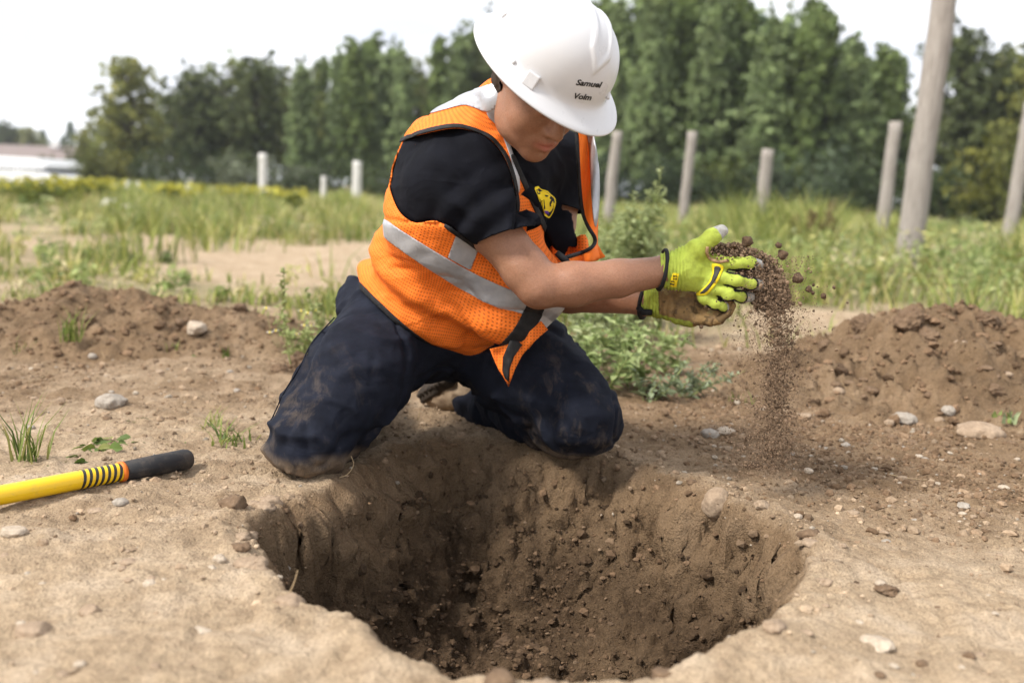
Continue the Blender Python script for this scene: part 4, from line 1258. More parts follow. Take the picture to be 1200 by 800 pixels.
nz = fbm(V * 40, 3, 293); col = np.where((nz > .22)[:, None] & (col[:, :1] < .3), col * .45, col); col = np.where((nz < -.30)[:, None] & (col[:, :1] < .3), np.array([.33, .25, .10]), col)
soil = np.where(q[:, 0] < 771, .15, .85)
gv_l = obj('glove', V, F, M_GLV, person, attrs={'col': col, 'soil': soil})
tag(gv_l, 'soiled brown leather palm of the lower glove, cupped upward')
ring(P(756, 353, 2.09), lu, C_UP, .036, .034, .0042).build('cuff_binding', M_BLK, gv_l)
mb = MB(); mb.tube(PP([(748, 360, 2.06), (753, 366, 2.05), (764, 366, 2.045)]), [.006, .0075, .006], 8); mb.build('wrist_strap', M_BLK, gv_l)
# ------------------------------------------------------------------ foliage and grass materials
def leaf_mat(name, trans=.3, rough=.6):
    m = M(name, rough=rough, spec=.25)
    n = m.noise(1.3, 4, .6); n2 = m.noise(40, 3)
    c = m.mix(1.0, m.attr('col', 'Color'), m.ramp(n, [(.3, (.72, .74, .72)), (.7, (1.22, 1.2, 1.12))]), 'MULTIPLY')
    c = m.mix(1.0, c, m.ramp(n2, [(.3, (.85, .85, .85)), (.7, (1.12, 1.12, 1.1))]), 'MULTIPLY')
    m.color(c); m.leaf(trans); return m.m
M_LEAF = leaf_mat('tree_leaf', .34)
M_GRASS = leaf_mat('grass_blade', .35)
M_WEED = leaf_mat('weed_leaf', .3)
def bark_mat(name, a, b, sc=(8, 8, 1.2)):
    m = M(name, rough=.92, spec=.1)
    n = m.noise(5, 6, .7, vec=m.coord(sc)); n2 = m.noise(30, 5, .7, vec=m.coord(sc))
    c = m.mix(m.ramp(m.math('ADD', m.math('MULTIPLY', n, .6), m.math('MULTIPLY', n2, .4)), [(.35, 0.0), (.65, 1.0)]), a, b)
    m.color(c); m.bump(n2, .6, .02); return m.m
M_BARK = bark_mat('bark', (.035, .028, .022), (.12, .10, .08))
M_POST = bark_mat('weathered_post', (.19, .16, .14), (.48, .44, .395), (14, 14, .8))
M_STAKE = bark_mat('pale_stake', (.55, .53, .50), (.74, .72, .68), (14, 14, .8))
M_STEM = None

def quads_from(c, u, v):
    """leaf-shaped quads: centres c, half axes u (long) and v (wide)"""
    n = len(c); V = np.empty((n, 4, 3))
    V[:, 0] = c - u; V[:, 1] = c + v - .15 * u; V[:, 2] = c + u; V[:, 3] = c - v - .15 * u
    return V.reshape(-1, 3), np.arange(n * 4).reshape(n, 4)

def rand_dirs(n, r): d = r.normal(size=(n, 3)); return d / np.linalg.norm(d, axis=1, keepdims=True)

# ------------------------------------------------------------------ trees
def tree_meshes(kind, seed, base, tint, H=10.0):
    """crown (V, F, col) and trunk (MB) of a tree H metres tall standing at the origin"""
    r = np.random.default_rng(seed)
    tr = MB(); lean = r.normal(size=2) * .015 * H
    tp = [np.array([lean[0] * t * t, lean[1] * t * t, H * .93 * t]) for t in np.linspace(0, 1, 9)]
    w = .020 * H if kind != 'spruce' else .016 * H
    tr.tube(tp, [w * (1 - .93 * t) + .01 for t in np.linspace(0, 1, 9)], 7)
    C, S, Dk = [], [], []
    at = lambda t: np.array([lean[0] * t * t, lean[1] * t * t, H * .93 * t])
    if kind == 'spruce':
        for k in range(64):
            t = .10 + .88 * (k / 64); R = H * .25 * (1 - t) ** .85 + .15; a = k * 2.4 + r.normal() * .2
            tip = at(t) + np.array([math.cos(a) * R, math.sin(a) * R, -R * .28])
            tr.tube([at(t), tip], [.02, .006], 4, caps=False)
            for q in np.linspace(.25, 1, 6): C.append(at(t) + (tip - at(t)) * q); S.append((.30 * (1.15 - q * .6), .14)); Dk.append(q)
    else:
        n1 = 105 if kind == 'round' else 150
        for k in range(n1):
            t = r.uniform(.22, .97) if kind == 'round' else r.uniform(.16, 1.0)
            if kind == 'round': R = H * .36 * math.sin(PI * min(max((t - .08) / .98, 0), 1)) ** .6 * r.uniform(.55, 1.1)
            elif kind == 'poplar': R = H * .15 * max(1.01 - t, 0) ** .95 * min(1, .45 + t * 2.5) * 1.25 * r.uniform(.45, 1.2)
            else: R = H * .25 * math.sin(PI * min(max((t - .05) / 1.0, 0), 1)) ** .6 * r.uniform(.4, 1.2)
            a = k * 2.4 + r.normal() * .5
            o = at(t * .82); tip = at(t) + np.array([math.cos(a) * R, math.sin(a) * R, r.uniform(.0, .09) * H])
            mid = (o + tip) / 2 + np.array([0, 0, .02 * H])
            tr.tube([o, mid, tip], [.045 * H / 10, .025 * H / 10, .008], 4, caps=False)
            for q in (.45, .7, .9, 1.05):
                C.append(o + (tip - o) * q + r.normal(size=3) * .028 * H); S.append((.026 * H * r.uniform(.5, 1.4), .024 * H * r.uniform(.5, 1.4))); Dk.append(q)
    C = np.array(C); S = np.array(S)
    per = 44 if kind == 'spruce' else 22
    c = np.repeat(C, per, 0); sg = np.repeat(S, per, 0); n = len(c)
    off = r.normal(size=(n, 3)); off = off / np.linalg.norm(off, axis=1, keepdims=True) * (r.uniform(0, 1, (n, 1)) ** .45)
    c = c + off * np.stack([sg[:, 0], sg[:, 0], sg[:, 1]], 1) * 1.1
    sz = (H / 10) * r.uniform(.08, .17, n)
    d = rand_dirs(n, r); e = np.cross(d, rand_dirs(n, r)); e /= np.linalg.norm(e, axis=1, keepdims=True)
    if kind == 'spruce': d[:, 2] = d[:, 2] * .4 - .2; sz *= 1.1
    V, F = quads_from(c, d * sz[:, None], e * (sz * (.30 if kind == 'spruce' else .62))[:, None])
    cl = np.repeat(r.uniform(.6, 1.75, len(C)), per) * r.uniform(.8, 1.22, n)
    col = np.asarray(base) * cl[:, None]
    y = np.repeat(r.uniform(0, 1, len(C)) ** 3, per)[:, None]
    col = col * (1 - y * .5) + np.asarray(tint) * cl[:, None] * y * .5
    return (V, F, np.repeat(col, 4, 0)), tr

TREE_SPEC = {  # kind, seeds, leaf colour, second colour
    'round': ('round', (0.17, 0.20, 0.075), (0.30, 0.28, 0.09)), 'poplar': ('poplar', (0.135, 0.18, 0.066), (0.235, 0.28, 0.10)),
    'ragged': ('ragged', (0.19, 0.205, 0.065), (0.33, 0.29, 0.08)), 'dark': ('ragged', (0.088, 0.108, 0.048), (0.155, 0.175, 0.07)), 'spruce': ('spruce', (0.10, 0.145, 0.085), (0.15, 0.20, 0.12)),
    'pale': ('poplar', (0.175, 0.225, 0.105), (0.28, 0.33, 0.165))}
TREE_CACHE = {}
def tree(name, spec, var, loc, h, rz, label, cat='tree', group=None):
    key = (spec, var)
    t = empty(name, loc, label, cat, group); t.rotation_euler = (0, 0, rz); t.scale = (h * .95 / 10 * rng.uniform(.82, 1.15) * (.86 if spec in ('poplar', 'pale') else 1),) * 2 + (h * .94 / 10,)
    if key not in TREE_CACHE:
        k, b, ti = TREE_SPEC[spec]
        (V, F, col), tr = tree_meshes(k, 1000 + 17 * var + len(spec), b, ti)
        TREE_CACHE[key] = (mesh_data('crown', V, F, False, {'col': col}), mesh_data('trunk', np.concatenate(tr.V), tr.F))
    for nm, me, mt in (('crown', TREE_CACHE[key][0], M_LEAF), ('trunk', TREE_CACHE[key][1], M_BARK)):
        o = bpy.data.objects.new(nm, me); COL.objects.link(o); o.parent = t
        if not me.materials: me.materials.append(mt)
    return t

KIND_WORDS = {'round': 'broad olive green tree with full rounded crown', 'poplar': 'slim upright green tree with feathery crown', 'ragged': 'yellowish green tree with loose open crown', 'dark': 'dark green tree with dense ragged crown', 'spruce': 'tall dark spruce with pointed top', 'pale': 'pale grey green poplar with narrow crown'}
#        px, top py, depth, spec, variant, where
TREES = [(158, 62, 58, 'ragged', 0, 'tallest at the left end of the left wood'), (205, 92, 64, 'round', 1, 'behind the goldenrod bank at left'), (232, 72, 56, 'dark', 0, 'third from the left edge of the wood'),
         (268, 60, 60, 'round', 0, 'between two dark trees in the left wood'), (300, 54, 54, 'dark', 1, 'above the pale willow bush'), (338, 58, 58, 'round', 1, 'right behind the tall left post'),
         (372, 62, 62, 'poplar', 0, 'just right of the tall left post'), (398, 50, 55, 'pale', 1, 'left of the grey stake by the vest'), (428, 34, 60, 'poplar', 1, 'tallest behind the short grey stake'), (455, 46, 54, 'pale', 0, 'beside the back of the orange vest'),
         (486, 50, 58, 'round', 0, 'behind the shoulder of the worker'), (512, 38, 52, 'poplar', 0, 'left of the helmet, above the shoulder'), (545, 24, 56, 'poplar', 1, 'touching the left rim of the helmet'), (580, 10, 54, 'dark', 0, 'hidden mostly by the helmet'), (640, 0, 55, 'poplar', 0, 'straight behind the helmet'), (700, -15, 50, 'poplar', 1, 'behind the right side of the helmet'),
         (738, -40, 46, 'poplar', 1, 'right of the helmet, behind the first post'), (768, -30, 50, 'poplar', 0, 'between the first two posts right of the helmet'), (798, -60, 44, 'poplar', 1, 'above the second post right of the helmet'), (835, -50, 47, 'spruce', 0, 'over the raised glove thumb'), (868, -20, 50, 'spruce', 0, 'left of the third post'), (905, 2, 40, 'pale', 0, 'straight above the third post'),
         (938, -10, 46, 'poplar', 0, 'right of the third post'), (972, 8, 44, 'spruce', 1, 'highest left of the leaning pole'), (1003, 40, 48, 'spruce', 1, 'above the fourth post'), (1035, 52, 50, 'poplar', 1, 'just left of the leaning pole'), (1062, 92, 48, 'poplar', 0, 'low behind the leaning pole'),
         (1110, 12, 42, 'dark', 1, 'just right of the leaning pole'), (1146, 52, 44, 'ragged', 1, 'right of the leaning pole, set lower'), (1172, 42, 42, 'dark', 0, 'behind the last post at right'), (1205, 60, 40, 'ragged', 0, 'at the right edge of the picture'), (1245, 20, 44, 'dark', 1, 'beyond the right edge'),
         (716, -20, 43, 'pale', 1, 'slim, right against the helmet crown'), (752, -45, 41, 'pale', 0, 'slim, left of the second post'), (784, -30, 42, 'poplar', 1, 'slim, right over the second post'), (818, -40, 41, 'pale', 1, 'slim, midway from second to third post'), (851, -15, 42, 'poplar', 0, 'slim, left of the third post top'), (886, 6, 39, 'pale', 0, 'slim, right on the line of the third post'), (922, 14, 39, 'poplar', 1, 'slim, right of the third post top'), (956, 6, 41, 'poplar', 0, 'slim, above the dried dock'), (988, 30, 40, 'pale', 1, 'slim, left of the fourth post'), (1018, 46, 41, 'poplar', 1, 'slim, over the fourth post'),
         (352, 66, 52, 'pale', 0, 'slim, over the smaller willow bush'), (414, 40, 53, 'poplar', 1, 'slim, straight over the short grey post'), (470, 44, 52, 'pale', 1, 'slim, behind the upper back of the vest'), (530, 30, 52, 'pale', 0, 'slim, left beside the helmet'),
         (105, 150, 70, 'ragged', 1, 'low, right of the brown roof'), (132, 128, 66, 'round', 0, 'low at the left end of the wood')]
for px, py, d, spec, var, where in TREES:
    b = P(px, 300, d); top = P(px, py, d)
    tree('spruce_tree' if spec == 'spruce' else 'broadleaf_tree', spec, var, (b[0], d, 0), max(top[2], 3) * 1.02, rng.uniform(0, 6.3), KIND_WORDS[spec] + ', ' + where, group='trees of the wood behind the field')
DEEP = ['left of the tallest tree at the left end', 'right of the tallest tree at the left end', 'above the yellow goldenrod clump', 'left of the pale willow bush', 'straight over the pale willow bush', 'just right of the tall left post', 'over the smaller willow bush', 'over the small thin stake', 'over the short grey post', 'above the edge of the vest', 'over the back of the vest', 'over the sleeve', 'left of the helmet brim', 'touching the helmet brim', 'behind the helmet, left part', 'behind the helmet, middle', 'right of the helmet crown', 'over the first post right of the helmet', 'between the first and second posts', 'over the second post right of the helmet', 'right of the second post', 'left of the shorter post over the soil', 'over the shorter post over the soil', 'right of the shorter post over the soil', 'left of the post beside the leaning pole', 'behind the leaning pole', 'right of the leaning pole', 'midway from pole to right edge', 'over the last post at right', 'at the right edge of the picture']
# a second, further row seen only through the gaps of the first
for k in range(30):
    px = 150 + k * 37 + rng.uniform(-12, 12)
    d = rng.uniform(68, 84); spec = ('dark', 'round', 'dark', 'poplar')[k % 4]
    hpx = np.interp(px, [130, 300, 430, 560, 720, 950, 1060, 1110, 1220], [110, 96, 84, 62, 20, 50, 130, 90, 95])
    b = P(px, 300, d); h = P(px, hpx, d)[2]
    tree('broadleaf_tree', spec, k % 2, (b[0], d, 0), h, rng.uniform(0, 6.3), ('dark', 'olive', 'dark', 'mid green')[k % 4] + ' tree deep in the wood, glimpsed ' + DEEP[k], group='half hidden trees of the back row')
# far trees beyond the roof
for px, py, d, spec, lab in ((8, 136, 150, 'dark', 'far dark tree rising behind the middle of the brown roof'), (-16, 128, 140, 'dark', 'far dark tree cut by the left edge of the picture'), (-2, 140, 165, 'round', 'far dull tree between two dark far trees'), (24, 144, 152, 'dark', 'far dark tree lower than its neighbour to the left'), (40, 146, 150, 'ragged', 'far yellowish tree behind the brown roof'), (50, 154, 158, 'round', 'far low tree over the right end of the roof'), (85, 130, 150, 'spruce', 'far bluish spruce standing alone right of the roof'), (76, 150, 152, 'spruce', 'smaller far spruce leaning on the lone bluish spruce'), (56, 142, 160, 'spruce', 'small far spruce left of the lone bluish spruce'), (104, 140, 175, 'spruce', 'far faint spruce just right of the bluish spruce')):
    b = P(px, 300, d); h = P(px, py, d)[2]
    tree('spruce_tree' if spec == 'spruce' else 'broadleaf_tree', spec, 0, (b[0], d, 0), h, px * .1, lab, group='far trees behind the brown roof')

def bush(name, loc, w, h, base, tint, n, seed, label, cat='bush', group=None, leaf=.10, mat=None, spread=None):
    r = np.random.default_rng(seed); t = empty(name, loc, label, cat, group)
    mb = MB(); C = []
    for k in range(14):
        a = r.uniform(0, 2 * PI); rr = w / 2 * math.sqrt(r.uniform(0, 1)); z = h * r.uniform(.35, .95) * math.sqrt(max(0.05, 1 - (rr / (w / 2)) ** 2 * .6))
        tip = np.array([math.cos(a) * rr, math.sin(a) * rr * .7, z]); mb.tube([(tip[0] * .15, tip[1] * .15, 0), tip * .6, tip], [.03 * h / 2, .02 * h / 2, .006], 4, caps=False); C += [tip, tip * .7, tip * [.8, .8, .45]]
    C = np.array(C); c = C[r.integers(0, len(C), n)]; o = rand_dirs(n, r) * (r.uniform(0, 1, (n, 1)) ** .4)
    c = c + o * np.array([w * .15, w * .13, h * .17]); c[:, 2] = np.maximum(c[:, 2], .02)
    d = rand_dirs(n, r); e = np.cross(d, rand_dirs(n, r)); e /= np.linalg.norm(e, axis=1, keepdims=True); sz = leaf * r.uniform(.6, 1.3, n)
    V, F = quads_from(c, d * sz[:, None], e * (sz * .45)[:, None])
    mixv = (vnoise(c * 2.2 / max(w, .5), seed) * .5 + .5)[:, None]
    col = (np.asarray(base) * (1 - mixv) + np.asarray(tint) * mixv) * r.uniform(.75, 1.25, (n, 1))
    link('foliage', mesh_data('foliage', V, F, False, {'col': np.repeat(col, 4, 0)}), mat or M_LEAF, t)
    link('stems', mesh_data('stems', np.concatenate(mb.V), mb.F), M_BARK, t)
    return t
OL, YG, GG = (.075, .10, .035), (.19, .18, .035), (.15, .175, .115)
for k, (px, d, w, h, a, b, lab) in enumerate([
    (292, 50, 3.6, 2.4, GG, (.20, .22, .15), 'pale grey green willow bush left of the tall left post'), (343, 50, 2.8, 1.9, GG, (.2, .22, .15), 'smaller pale willow bush right of the tall left post'),
    (88, 60, 3.4, 2.5, OL, (.16, .15, .06), 'dull olive bush beside the end of the brown roof'), (122, 52, 3.0, 2.6, OL, YG, 'yellow green bush right of the olive bush'), (175, 54, 6, 2.6, (.03, .045, .02), OL, 'dark bush under the tallest tree at left'),
    (230, 52, 6, 2.4, (.03, .045, .02), OL, 'dark undergrowth left of the pale willow'), (400, 48, 6, 2.2, (.03, .045, .02), (.06, .08, .03), 'dark undergrowth behind the short grey stake'), (470, 46, 6, 2.3, (.04, .06, .025), OL, 'dark undergrowth left of the worker'),
    (730, 38, 5.5, 2.3, (.025, .04, .02), (.04, .06, .03), 'dark undergrowth between the first two posts'), (800, 36, 5.5, 2.2, (.025, .04, .02), (.05, .07, .03), 'dark undergrowth behind the second post'), (868, 37, 5.0, 2.6, (.05, .07, .02), (.10, .12, .03), 'mid green bush left of the third post'),
    (935, 34, 4.2, 3.0, (.04, .06, .03), (.09, .12, .07), 'small leafy tree like bush right of the third post'), (1000, 36, 5.0, 2.4, (.025, .04, .02), (.05, .07, .03), 'dark undergrowth left of the fourth post'), (1060, 36, 5.0, 2.2, (.03, .05, .02), (.06, .08, .03), 'dark undergrowth behind the leaning pole'),
    (1120, 32, 4.6, 2.3, (.03, .05, .02), (.08, .10, .04), 'dark bush right of the leaning pole'), (1185, 30, 4.2, 3.2, OL, YG, 'yellow green bush behind the last post'), (620, 42, 7, 2.5, (.03, .045, .02), OL, 'dark undergrowth hidden behind the worker'), (545, 44, 6, 2.4, (.03, .045, .02), OL, 'dark undergrowth behind the orange vest')]):
    b0 = P(px, 300, d); bush('bush', (b0[0], d, 0), w, h, a, b, 1500, 400 + k, lab, group='bushes along the edge of the wood', leaf=.13)
for k, (px, d, w, h, lab) in enumerate([(15, 20, 2.2, .47, 'goldenrod clump at the left edge of the picture'), (60, 20.5, 1.7, .45, 'goldenrod clump below the white shed'), (100, 20, 1.3, .50, 'bright yellow goldenrod clump right of the white shed'), (124, 21, .7, .46, 'small goldenrod clump left of the pale stakes'), (205, 19, 1.0, .46, 'yellow goldenrod clump right of the pale stakes'), (296, 22, 1.3, .46, 'low goldenrod patch at the foot of the tall left post'), (330, 23, 1.1, .44, 'low goldenrod patch right of the tall left post')]):
    b0 = P(px, 300, d); t = bush('goldenrod_clump', (b0[0], d, 0), w, h, (.10, .135, .03), (.20, .22, .045), 900, 500 + k, lab, 'wildflowers', 'goldenrod at the edge of the field', .075)
    r = np.random.default_rng(550 + k); n = 170; c = np.stack([r.uniform(-.5, .5, n) * w, r.uniform(-.4, .4, n) * w, h * r.uniform(.62, 1.12, n)], 1); c = c[vnoise(c * 2.5 + k, 9) > -.05]
    d_ = rand_dirs(len(c), r); e = np.cross(d_, rand_dirs(len(c), r)); V, F = quads_from(c, d_ * .065, e * .045)
    link('blossoms', mesh_data('blossoms', V, F, False, {'col': np.tile([.50, .46, .07], (len(V), 1)) * np.repeat(r.uniform(.7, 1.2, len(c)), 4)[:, None]}), M_LEAF, t)

# ------------------------------------------------------------------ posts and boards
def post(name, px, top, d, dia, lean, mat, label, group, cat='post', seed=0):
    b = P(px, 300, d); h = P(px, top, d)[2]
    r = np.random.default_rng(seed); k = 14
    pts = [np.array([lean * h * t + .004 * r.normal(), .004 * r.normal(), -.1 + (h + .1) * t]) for t in np.linspace(0, 1, k)]
    V, F = tube(pts, [dia / 2 * (1.06 - .12 * t) for t in np.linspace(0, 1, k)], 14)
    V = V + .006 * np.stack([vnoise(V * [9, 9, 1.5], seed + 1), vnoise(V * [9, 9, 1.5], seed + 2), 0 * V[:, 0]], 1)
    o = link(name, mesh_data(name, V, F), mat, None, (b[0], d, float(ground_z(np.array([b[0]]), np.array([d]))[0])))
    return tag(o, label, cat, group)
G1 = 'weathered posts standing in the field'
post('wooden_post', 308, 180, 24, .20, .005, M_STAKE, 'tall pale post at left, before the grey willow bushes', G1, seed=1)
post('wooden_post', 416.5, 189, 27, .24, .01, M_STAKE, 'short pale post beside the back of the vest', G1, seed=2)
post('wooden_post', 378.5, 207, 28, .15, .0, M_STAKE, 'small thin pale stake midway between two pale posts', G1, seed=3)
post('wooden_post', 709, 154, 14, .150, .055, M_POST, 'grey post first to the right of the helmet', G1, seed=4)
post('wooden_post', 796, 154, 14, .135, .050, M_POST, 'grey post second to the right of the helmet', G1, seed=5)
post('wooden_post', 886, 175, 13, .160, .040, M_POST, 'shorter grey post above the falling soil', G1, seed=6)
post('wooden_post', 1029, 142, 13, .165, .045, M_POST, 'grey post just left of the leaning pole', G1, seed=7)
post('wooden_post', 1178, 118, 13, .175, .060, M_POST, 'grey post at the right edge of the picture', G1, seed=8)
pole = post('wooden_pole', 1062, -60, 8.6, .210, .050, M_POST, 'tallest and thickest pole, leaning and cut by the top of the picture', None, 'pole', seed=9)
for k, (px, py, lab) in enumerate([(152, 213, 'pale stake nearer to the brown roof, of two close together'), (165, 213, 'pale stake right beside its twin left of the goldenrod'), (135, 211, 'faint pale stake at the end of the goldenrod bank'), (222, 216, 'faint pale stake right of the yellow goldenrod clump')]):
    post('short_stake', px, py, 30, .16, 0, M_STAKE, lab, 'short pale stakes by the goldenrod', 'stake', 20 + k)
for k, (px, py, wpx, lab) in enumerate([(158, 228, 50, 'long pale board lying in the grass before the twin stakes'), (127, 238, 14, 'short pale board lying left of the others'), (151, 246, 22, 'pale board lying nearest in the grass at left')]):
    c = PG(px, py + 2, .12); mb = MB(); mb.box((0, 0, .0), (wpx / 2 * c[1] / FPX, .16, .05), rot((0, 0, 1), .05 * k) @ rot((1, 0, 0), .25))
    tag(mb.build('wooden_board', M_STAKE, None, (0, 0, 0), False), lab, 'board', 'pale boards lying in the grass').location = (c[0], c[1], .13)

# ------------------------------------------------------------------ house and car at the far left
_m = M('brown_shingle', rough=.9); _m.color(_m.mix(_m.noise(6, 4), (.17, .135, .125), (.24, .195, .18))); M_ROOF = _m.m
_m = M('pale_siding', rough=.7); _m.color(_m.mix(_m.noise(3, 3), (.62, .61, .60), (.74, .73, .72))); M_WALL = _m.m
_m = M('window_glass', rough=.12, spec=.6, base=(.03, .035, .04)); M_GLASS = _m.m
D = 85.0; R0 = P(70, 205, D); hx0 = P(-120, 200, D)[0]; ridge = P(30, 168, D)[2]; eave = P(30, 203, D)[2] + .5
house = empty('house', (R0[0], D, 0), 'low house with long brown roof behind the white shed', 'house')
mb = MB(); mb.box((-9, 6, eave / 2), (9.0, 5.5, eave / 2)); mb.build('wall', M_WALL, None).parent = house
mb = MB(); x0, x1 = -18.5, .5
mb.add([(x0, .2, eave - .1), (x1, .2, eave - .1), (x1, 6, ridge), (x0, 6, ridge), (x0, 11.8, eave - .1), (x1, 11.8, eave - .1), (x0, .2, eave - .3), (x1, .2, eave - .3), (x0, 11.8, eave - .3), (x1, 11.8, eave - .3)], [[0, 1, 2, 3], [3, 2, 5, 4], [0, 6, 7, 1], [4, 5, 9, 8], [1, 7, 9, 5, 2], [0, 3, 4, 8, 6]])
roof = mb.build('roof', M_ROOF, None, smooth=False); roof.parent = house
mb = MB(); mb.box((-2.6, 5.2, ridge + .15), (.25, .25, .3)); q = mb.build('vent_pipe', M_WALL, None, smooth=False); q.parent = roof
for wx in (-3.5, -7, -10.5):
    mb = MB(); mb.box((wx, .47, eave * .55), (.8, .04, .55)); q = mb.build('window', M_WALL, None, smooth=False); q.parent = house
    mb = MB(); mb.box((wx, .42, eave * .55), (.7, .03, .45)); p2 = mb.build('pane', M_GLASS, None, smooth=False); p2.parent = q
mb = MB(); gx = .2; mb.add([(-3.2, -2.2, 0), (.3, -2.2, 0), (.3, -2.2, eave * .72), (-1.45, -2.2, eave * .98), (-3.2, -2.2, eave * .72), (-3.2, .5, 0), (.3, .5, 0), (.3, .5, eave * .72), (-1.45, .5, eave * .98), (-3.2, .5, eave * .72)], [[0, 1, 2, 3, 4], [1, 6, 7, 2], [0, 4, 9, 5], [2, 7, 8, 3], [4, 3, 8, 9]])
mb.build('porch', M_WALL, None, smooth=False).parent = house
_m = M('white_sheet_roof', rough=.4, spec=.4); _m.color(_m.mix(_m.noise(2, 3), (.76, .77, .78), (.82, .82, .82))); M_SHEET = _m.m
_m = M('grey_cladding', rough=.7); _m.color(_m.mix(_m.noise(4, 3), (.26, .27, .30), (.34, .35, .37))); M_CLAD = _m.m
D = 52.0; cx = P(66, 205, D)[0]; zz = lambda x, y: P(x, y, D)[2]; xx = lambda x: P(x, 200, D)[0] - cx
shed = empty('low_shed', (cx, D, 0), 'low shed with two white stepped roofs before the brown roofed house', 'shed')
def slab(name, prof, y0, y1, mat):
    n = len(prof); V = [(x, y, z) for y in (y0, y1) for x, z in prof]; F = [list(range(n)), [n + i for i in range(n)][::-1]] + [[i, n + i, n + (i + 1) % n, (i + 1) % n] for i in range(n)]
    o = link(name, mesh_data(name, V, F, False), mat, shed); b = o.modifiers.new('bevel', 'BEVEL'); b.width = .03; b.segments = 2; return o
slab('roof', [(xx(-90), zz(20, 200)), (xx(34), zz(20, 199.5)), (xx(64), zz(60, 208)), (xx(66), zz(60, 214)), (xx(-90), zz(20, 212))][::-1], .3, 6.5, M_SHEET)
slab('wall', [(xx(-90), 0), (xx(60), 0), (xx(60), zz(60, 214) - .01), (xx(-90), zz(20, 212) - .01)], .6, 6.3, M_CLAD)
slab('clerestory', [(xx(-90), zz(20, 200) + .004), (xx(38), zz(20, 199.5) + .004), (xx(40), zz(20, 196)), (xx(-90), zz(20, 196))], 1.5, 5.2, M_CLAD)
slab('upper_roof', [(xx(-90), zz(20, 196) + .004), (xx(42), zz(20, 196) + .004), (xx(44), zz(20, 193)), (xx(33), zz(20, 184)), (xx(-90), zz(20, 182.5))], 1.0, 5.8, M_SHEET)
for k in range(4):
    mb = MB(); mb.box((xx(-60 + 30 * k), .58, .55), (.55, .03, .35)); w = mb.build('window', M_WALL, None, smooth=False); w.parent = shed
    mb = MB(); mb.box((xx(-60 + 30 * k), .54, .55), (.48, .03, .29)); q = mb.build('pane', M_GLASS, None, smooth=False); q.parent = w

# ------------------------------------------------------------------ grass of the field
def blades(n, xy, hgt, wid, col, r, z=None, bend=.5, seg=2):
    a = r.uniform(0, 2 * PI, n); d = np.stack([np.cos(a), np.sin(a), 0 * a], 1); p = np.stack([-d[:, 1], d[:, 0], 0 * a], 1)
    b0 = np.stack([xy[:, 0], xy[:, 1], z if z is not None else 0 * a], 1)
    bd = (bend * hgt * r.uniform(.2, 1.2, n))[:, None] * d; up = np.array([0, 0, 1.0])
    m = b0 + bd * .3 + up * (hgt * .55)[:, None]; t = b0 + bd + up * hgt[:, None]
    w = wid[:, None] * p
    V = np.stack([b0 - w, b0 + w, m + w * .8, m - w * .8, t], 1).reshape(-1, 3)
    i = np.arange(n)[:, None] * 5
    F = np.concatenate([i + [0, 1, 2], i + [0, 2, 3], i + [3, 2, 4]])
    return V, F, np.repeat(col, 5, 0)
r = np.random.default_rng(77)
N0 = 185000
d = np.exp(r.uniform(math.log(3.6), math.log(62), N0)); hw = 600 / FPX * d * 1.35 + .5
x = r.uniform(-1, 1, N0) * hw
cov = grass_cover(x, d); p = np.stack([x, d], -1)
tuf = 1.3 * fbm(p * np.array([1.6, 1.6]) * (6 / np.maximum(d, 6))[:, None], 3, 78) + .5 * fbm(p * .35, 2, 79)
k = r.uniform(0, 1, N0) < cov * np.clip(.62 + 1.5 * tuf, .05, 1); x, d, p, tuf = x[k], d[k], p[k], tuf[k]; n = len(x)
rt = sstep(.5, 3.5, x) * sstep(4.5, 9, d)
hgt = (.08 + .26 * np.clip(tuf + .3, 0, 1) + .10 * sstep(9, 16, d) + .11 * rt + .10 * sstep(-1.5, .6, x) * sstep(4, 7, d) * sstep(14, 9, d)) * r.uniform(.5, 1.25, n)
hgt = hgt * np.exp(.28 * vnoise(p * np.array([1.1, .7]), 93) * sstep(.0, 1.2, x) + .25 * vnoise(p * 2.7, 94))
hgt = np.where(d < 6.2, hgt * np.where(x < .3, .42, .8), hgt)
wid = .0016 * d ** .72 * r.uniform(.7, 1.5, n) + .001
pal = np.array([(.21, .25, .065), (.30, .32, .09), (.40, .38, .14), (.50, .43, .22), (.14, .18, .055)])
wts = np.clip(np.stack([.9 + tuf, .8 + 0 * tuf, .55 - .2 * tuf, .45 - .9 * tuf + .30 * (x < 0), .25 + .5 * tuf], 1), .02, None)
cw = np.cumsum(wts / wts.sum(1, keepdims=True), 1); ci = (r.uniform(0, 1, n)[:, None] > cw).sum(1).clip(0, 4)
col = pal[ci] * r.uniform(.8, 1.2, (n, 1))
V, F, C = blades(n, np.stack([x, d], 1), hgt, wid, col, r, z=ground_z(x, d) - .01, bend=.85)
go = link('field_grass', mesh_data('field_grass', V, F, False, {'col': C}), M_GRASS)
tag(go, 'long green and straw coloured grass covering the field', 'grass', kind='stuff')

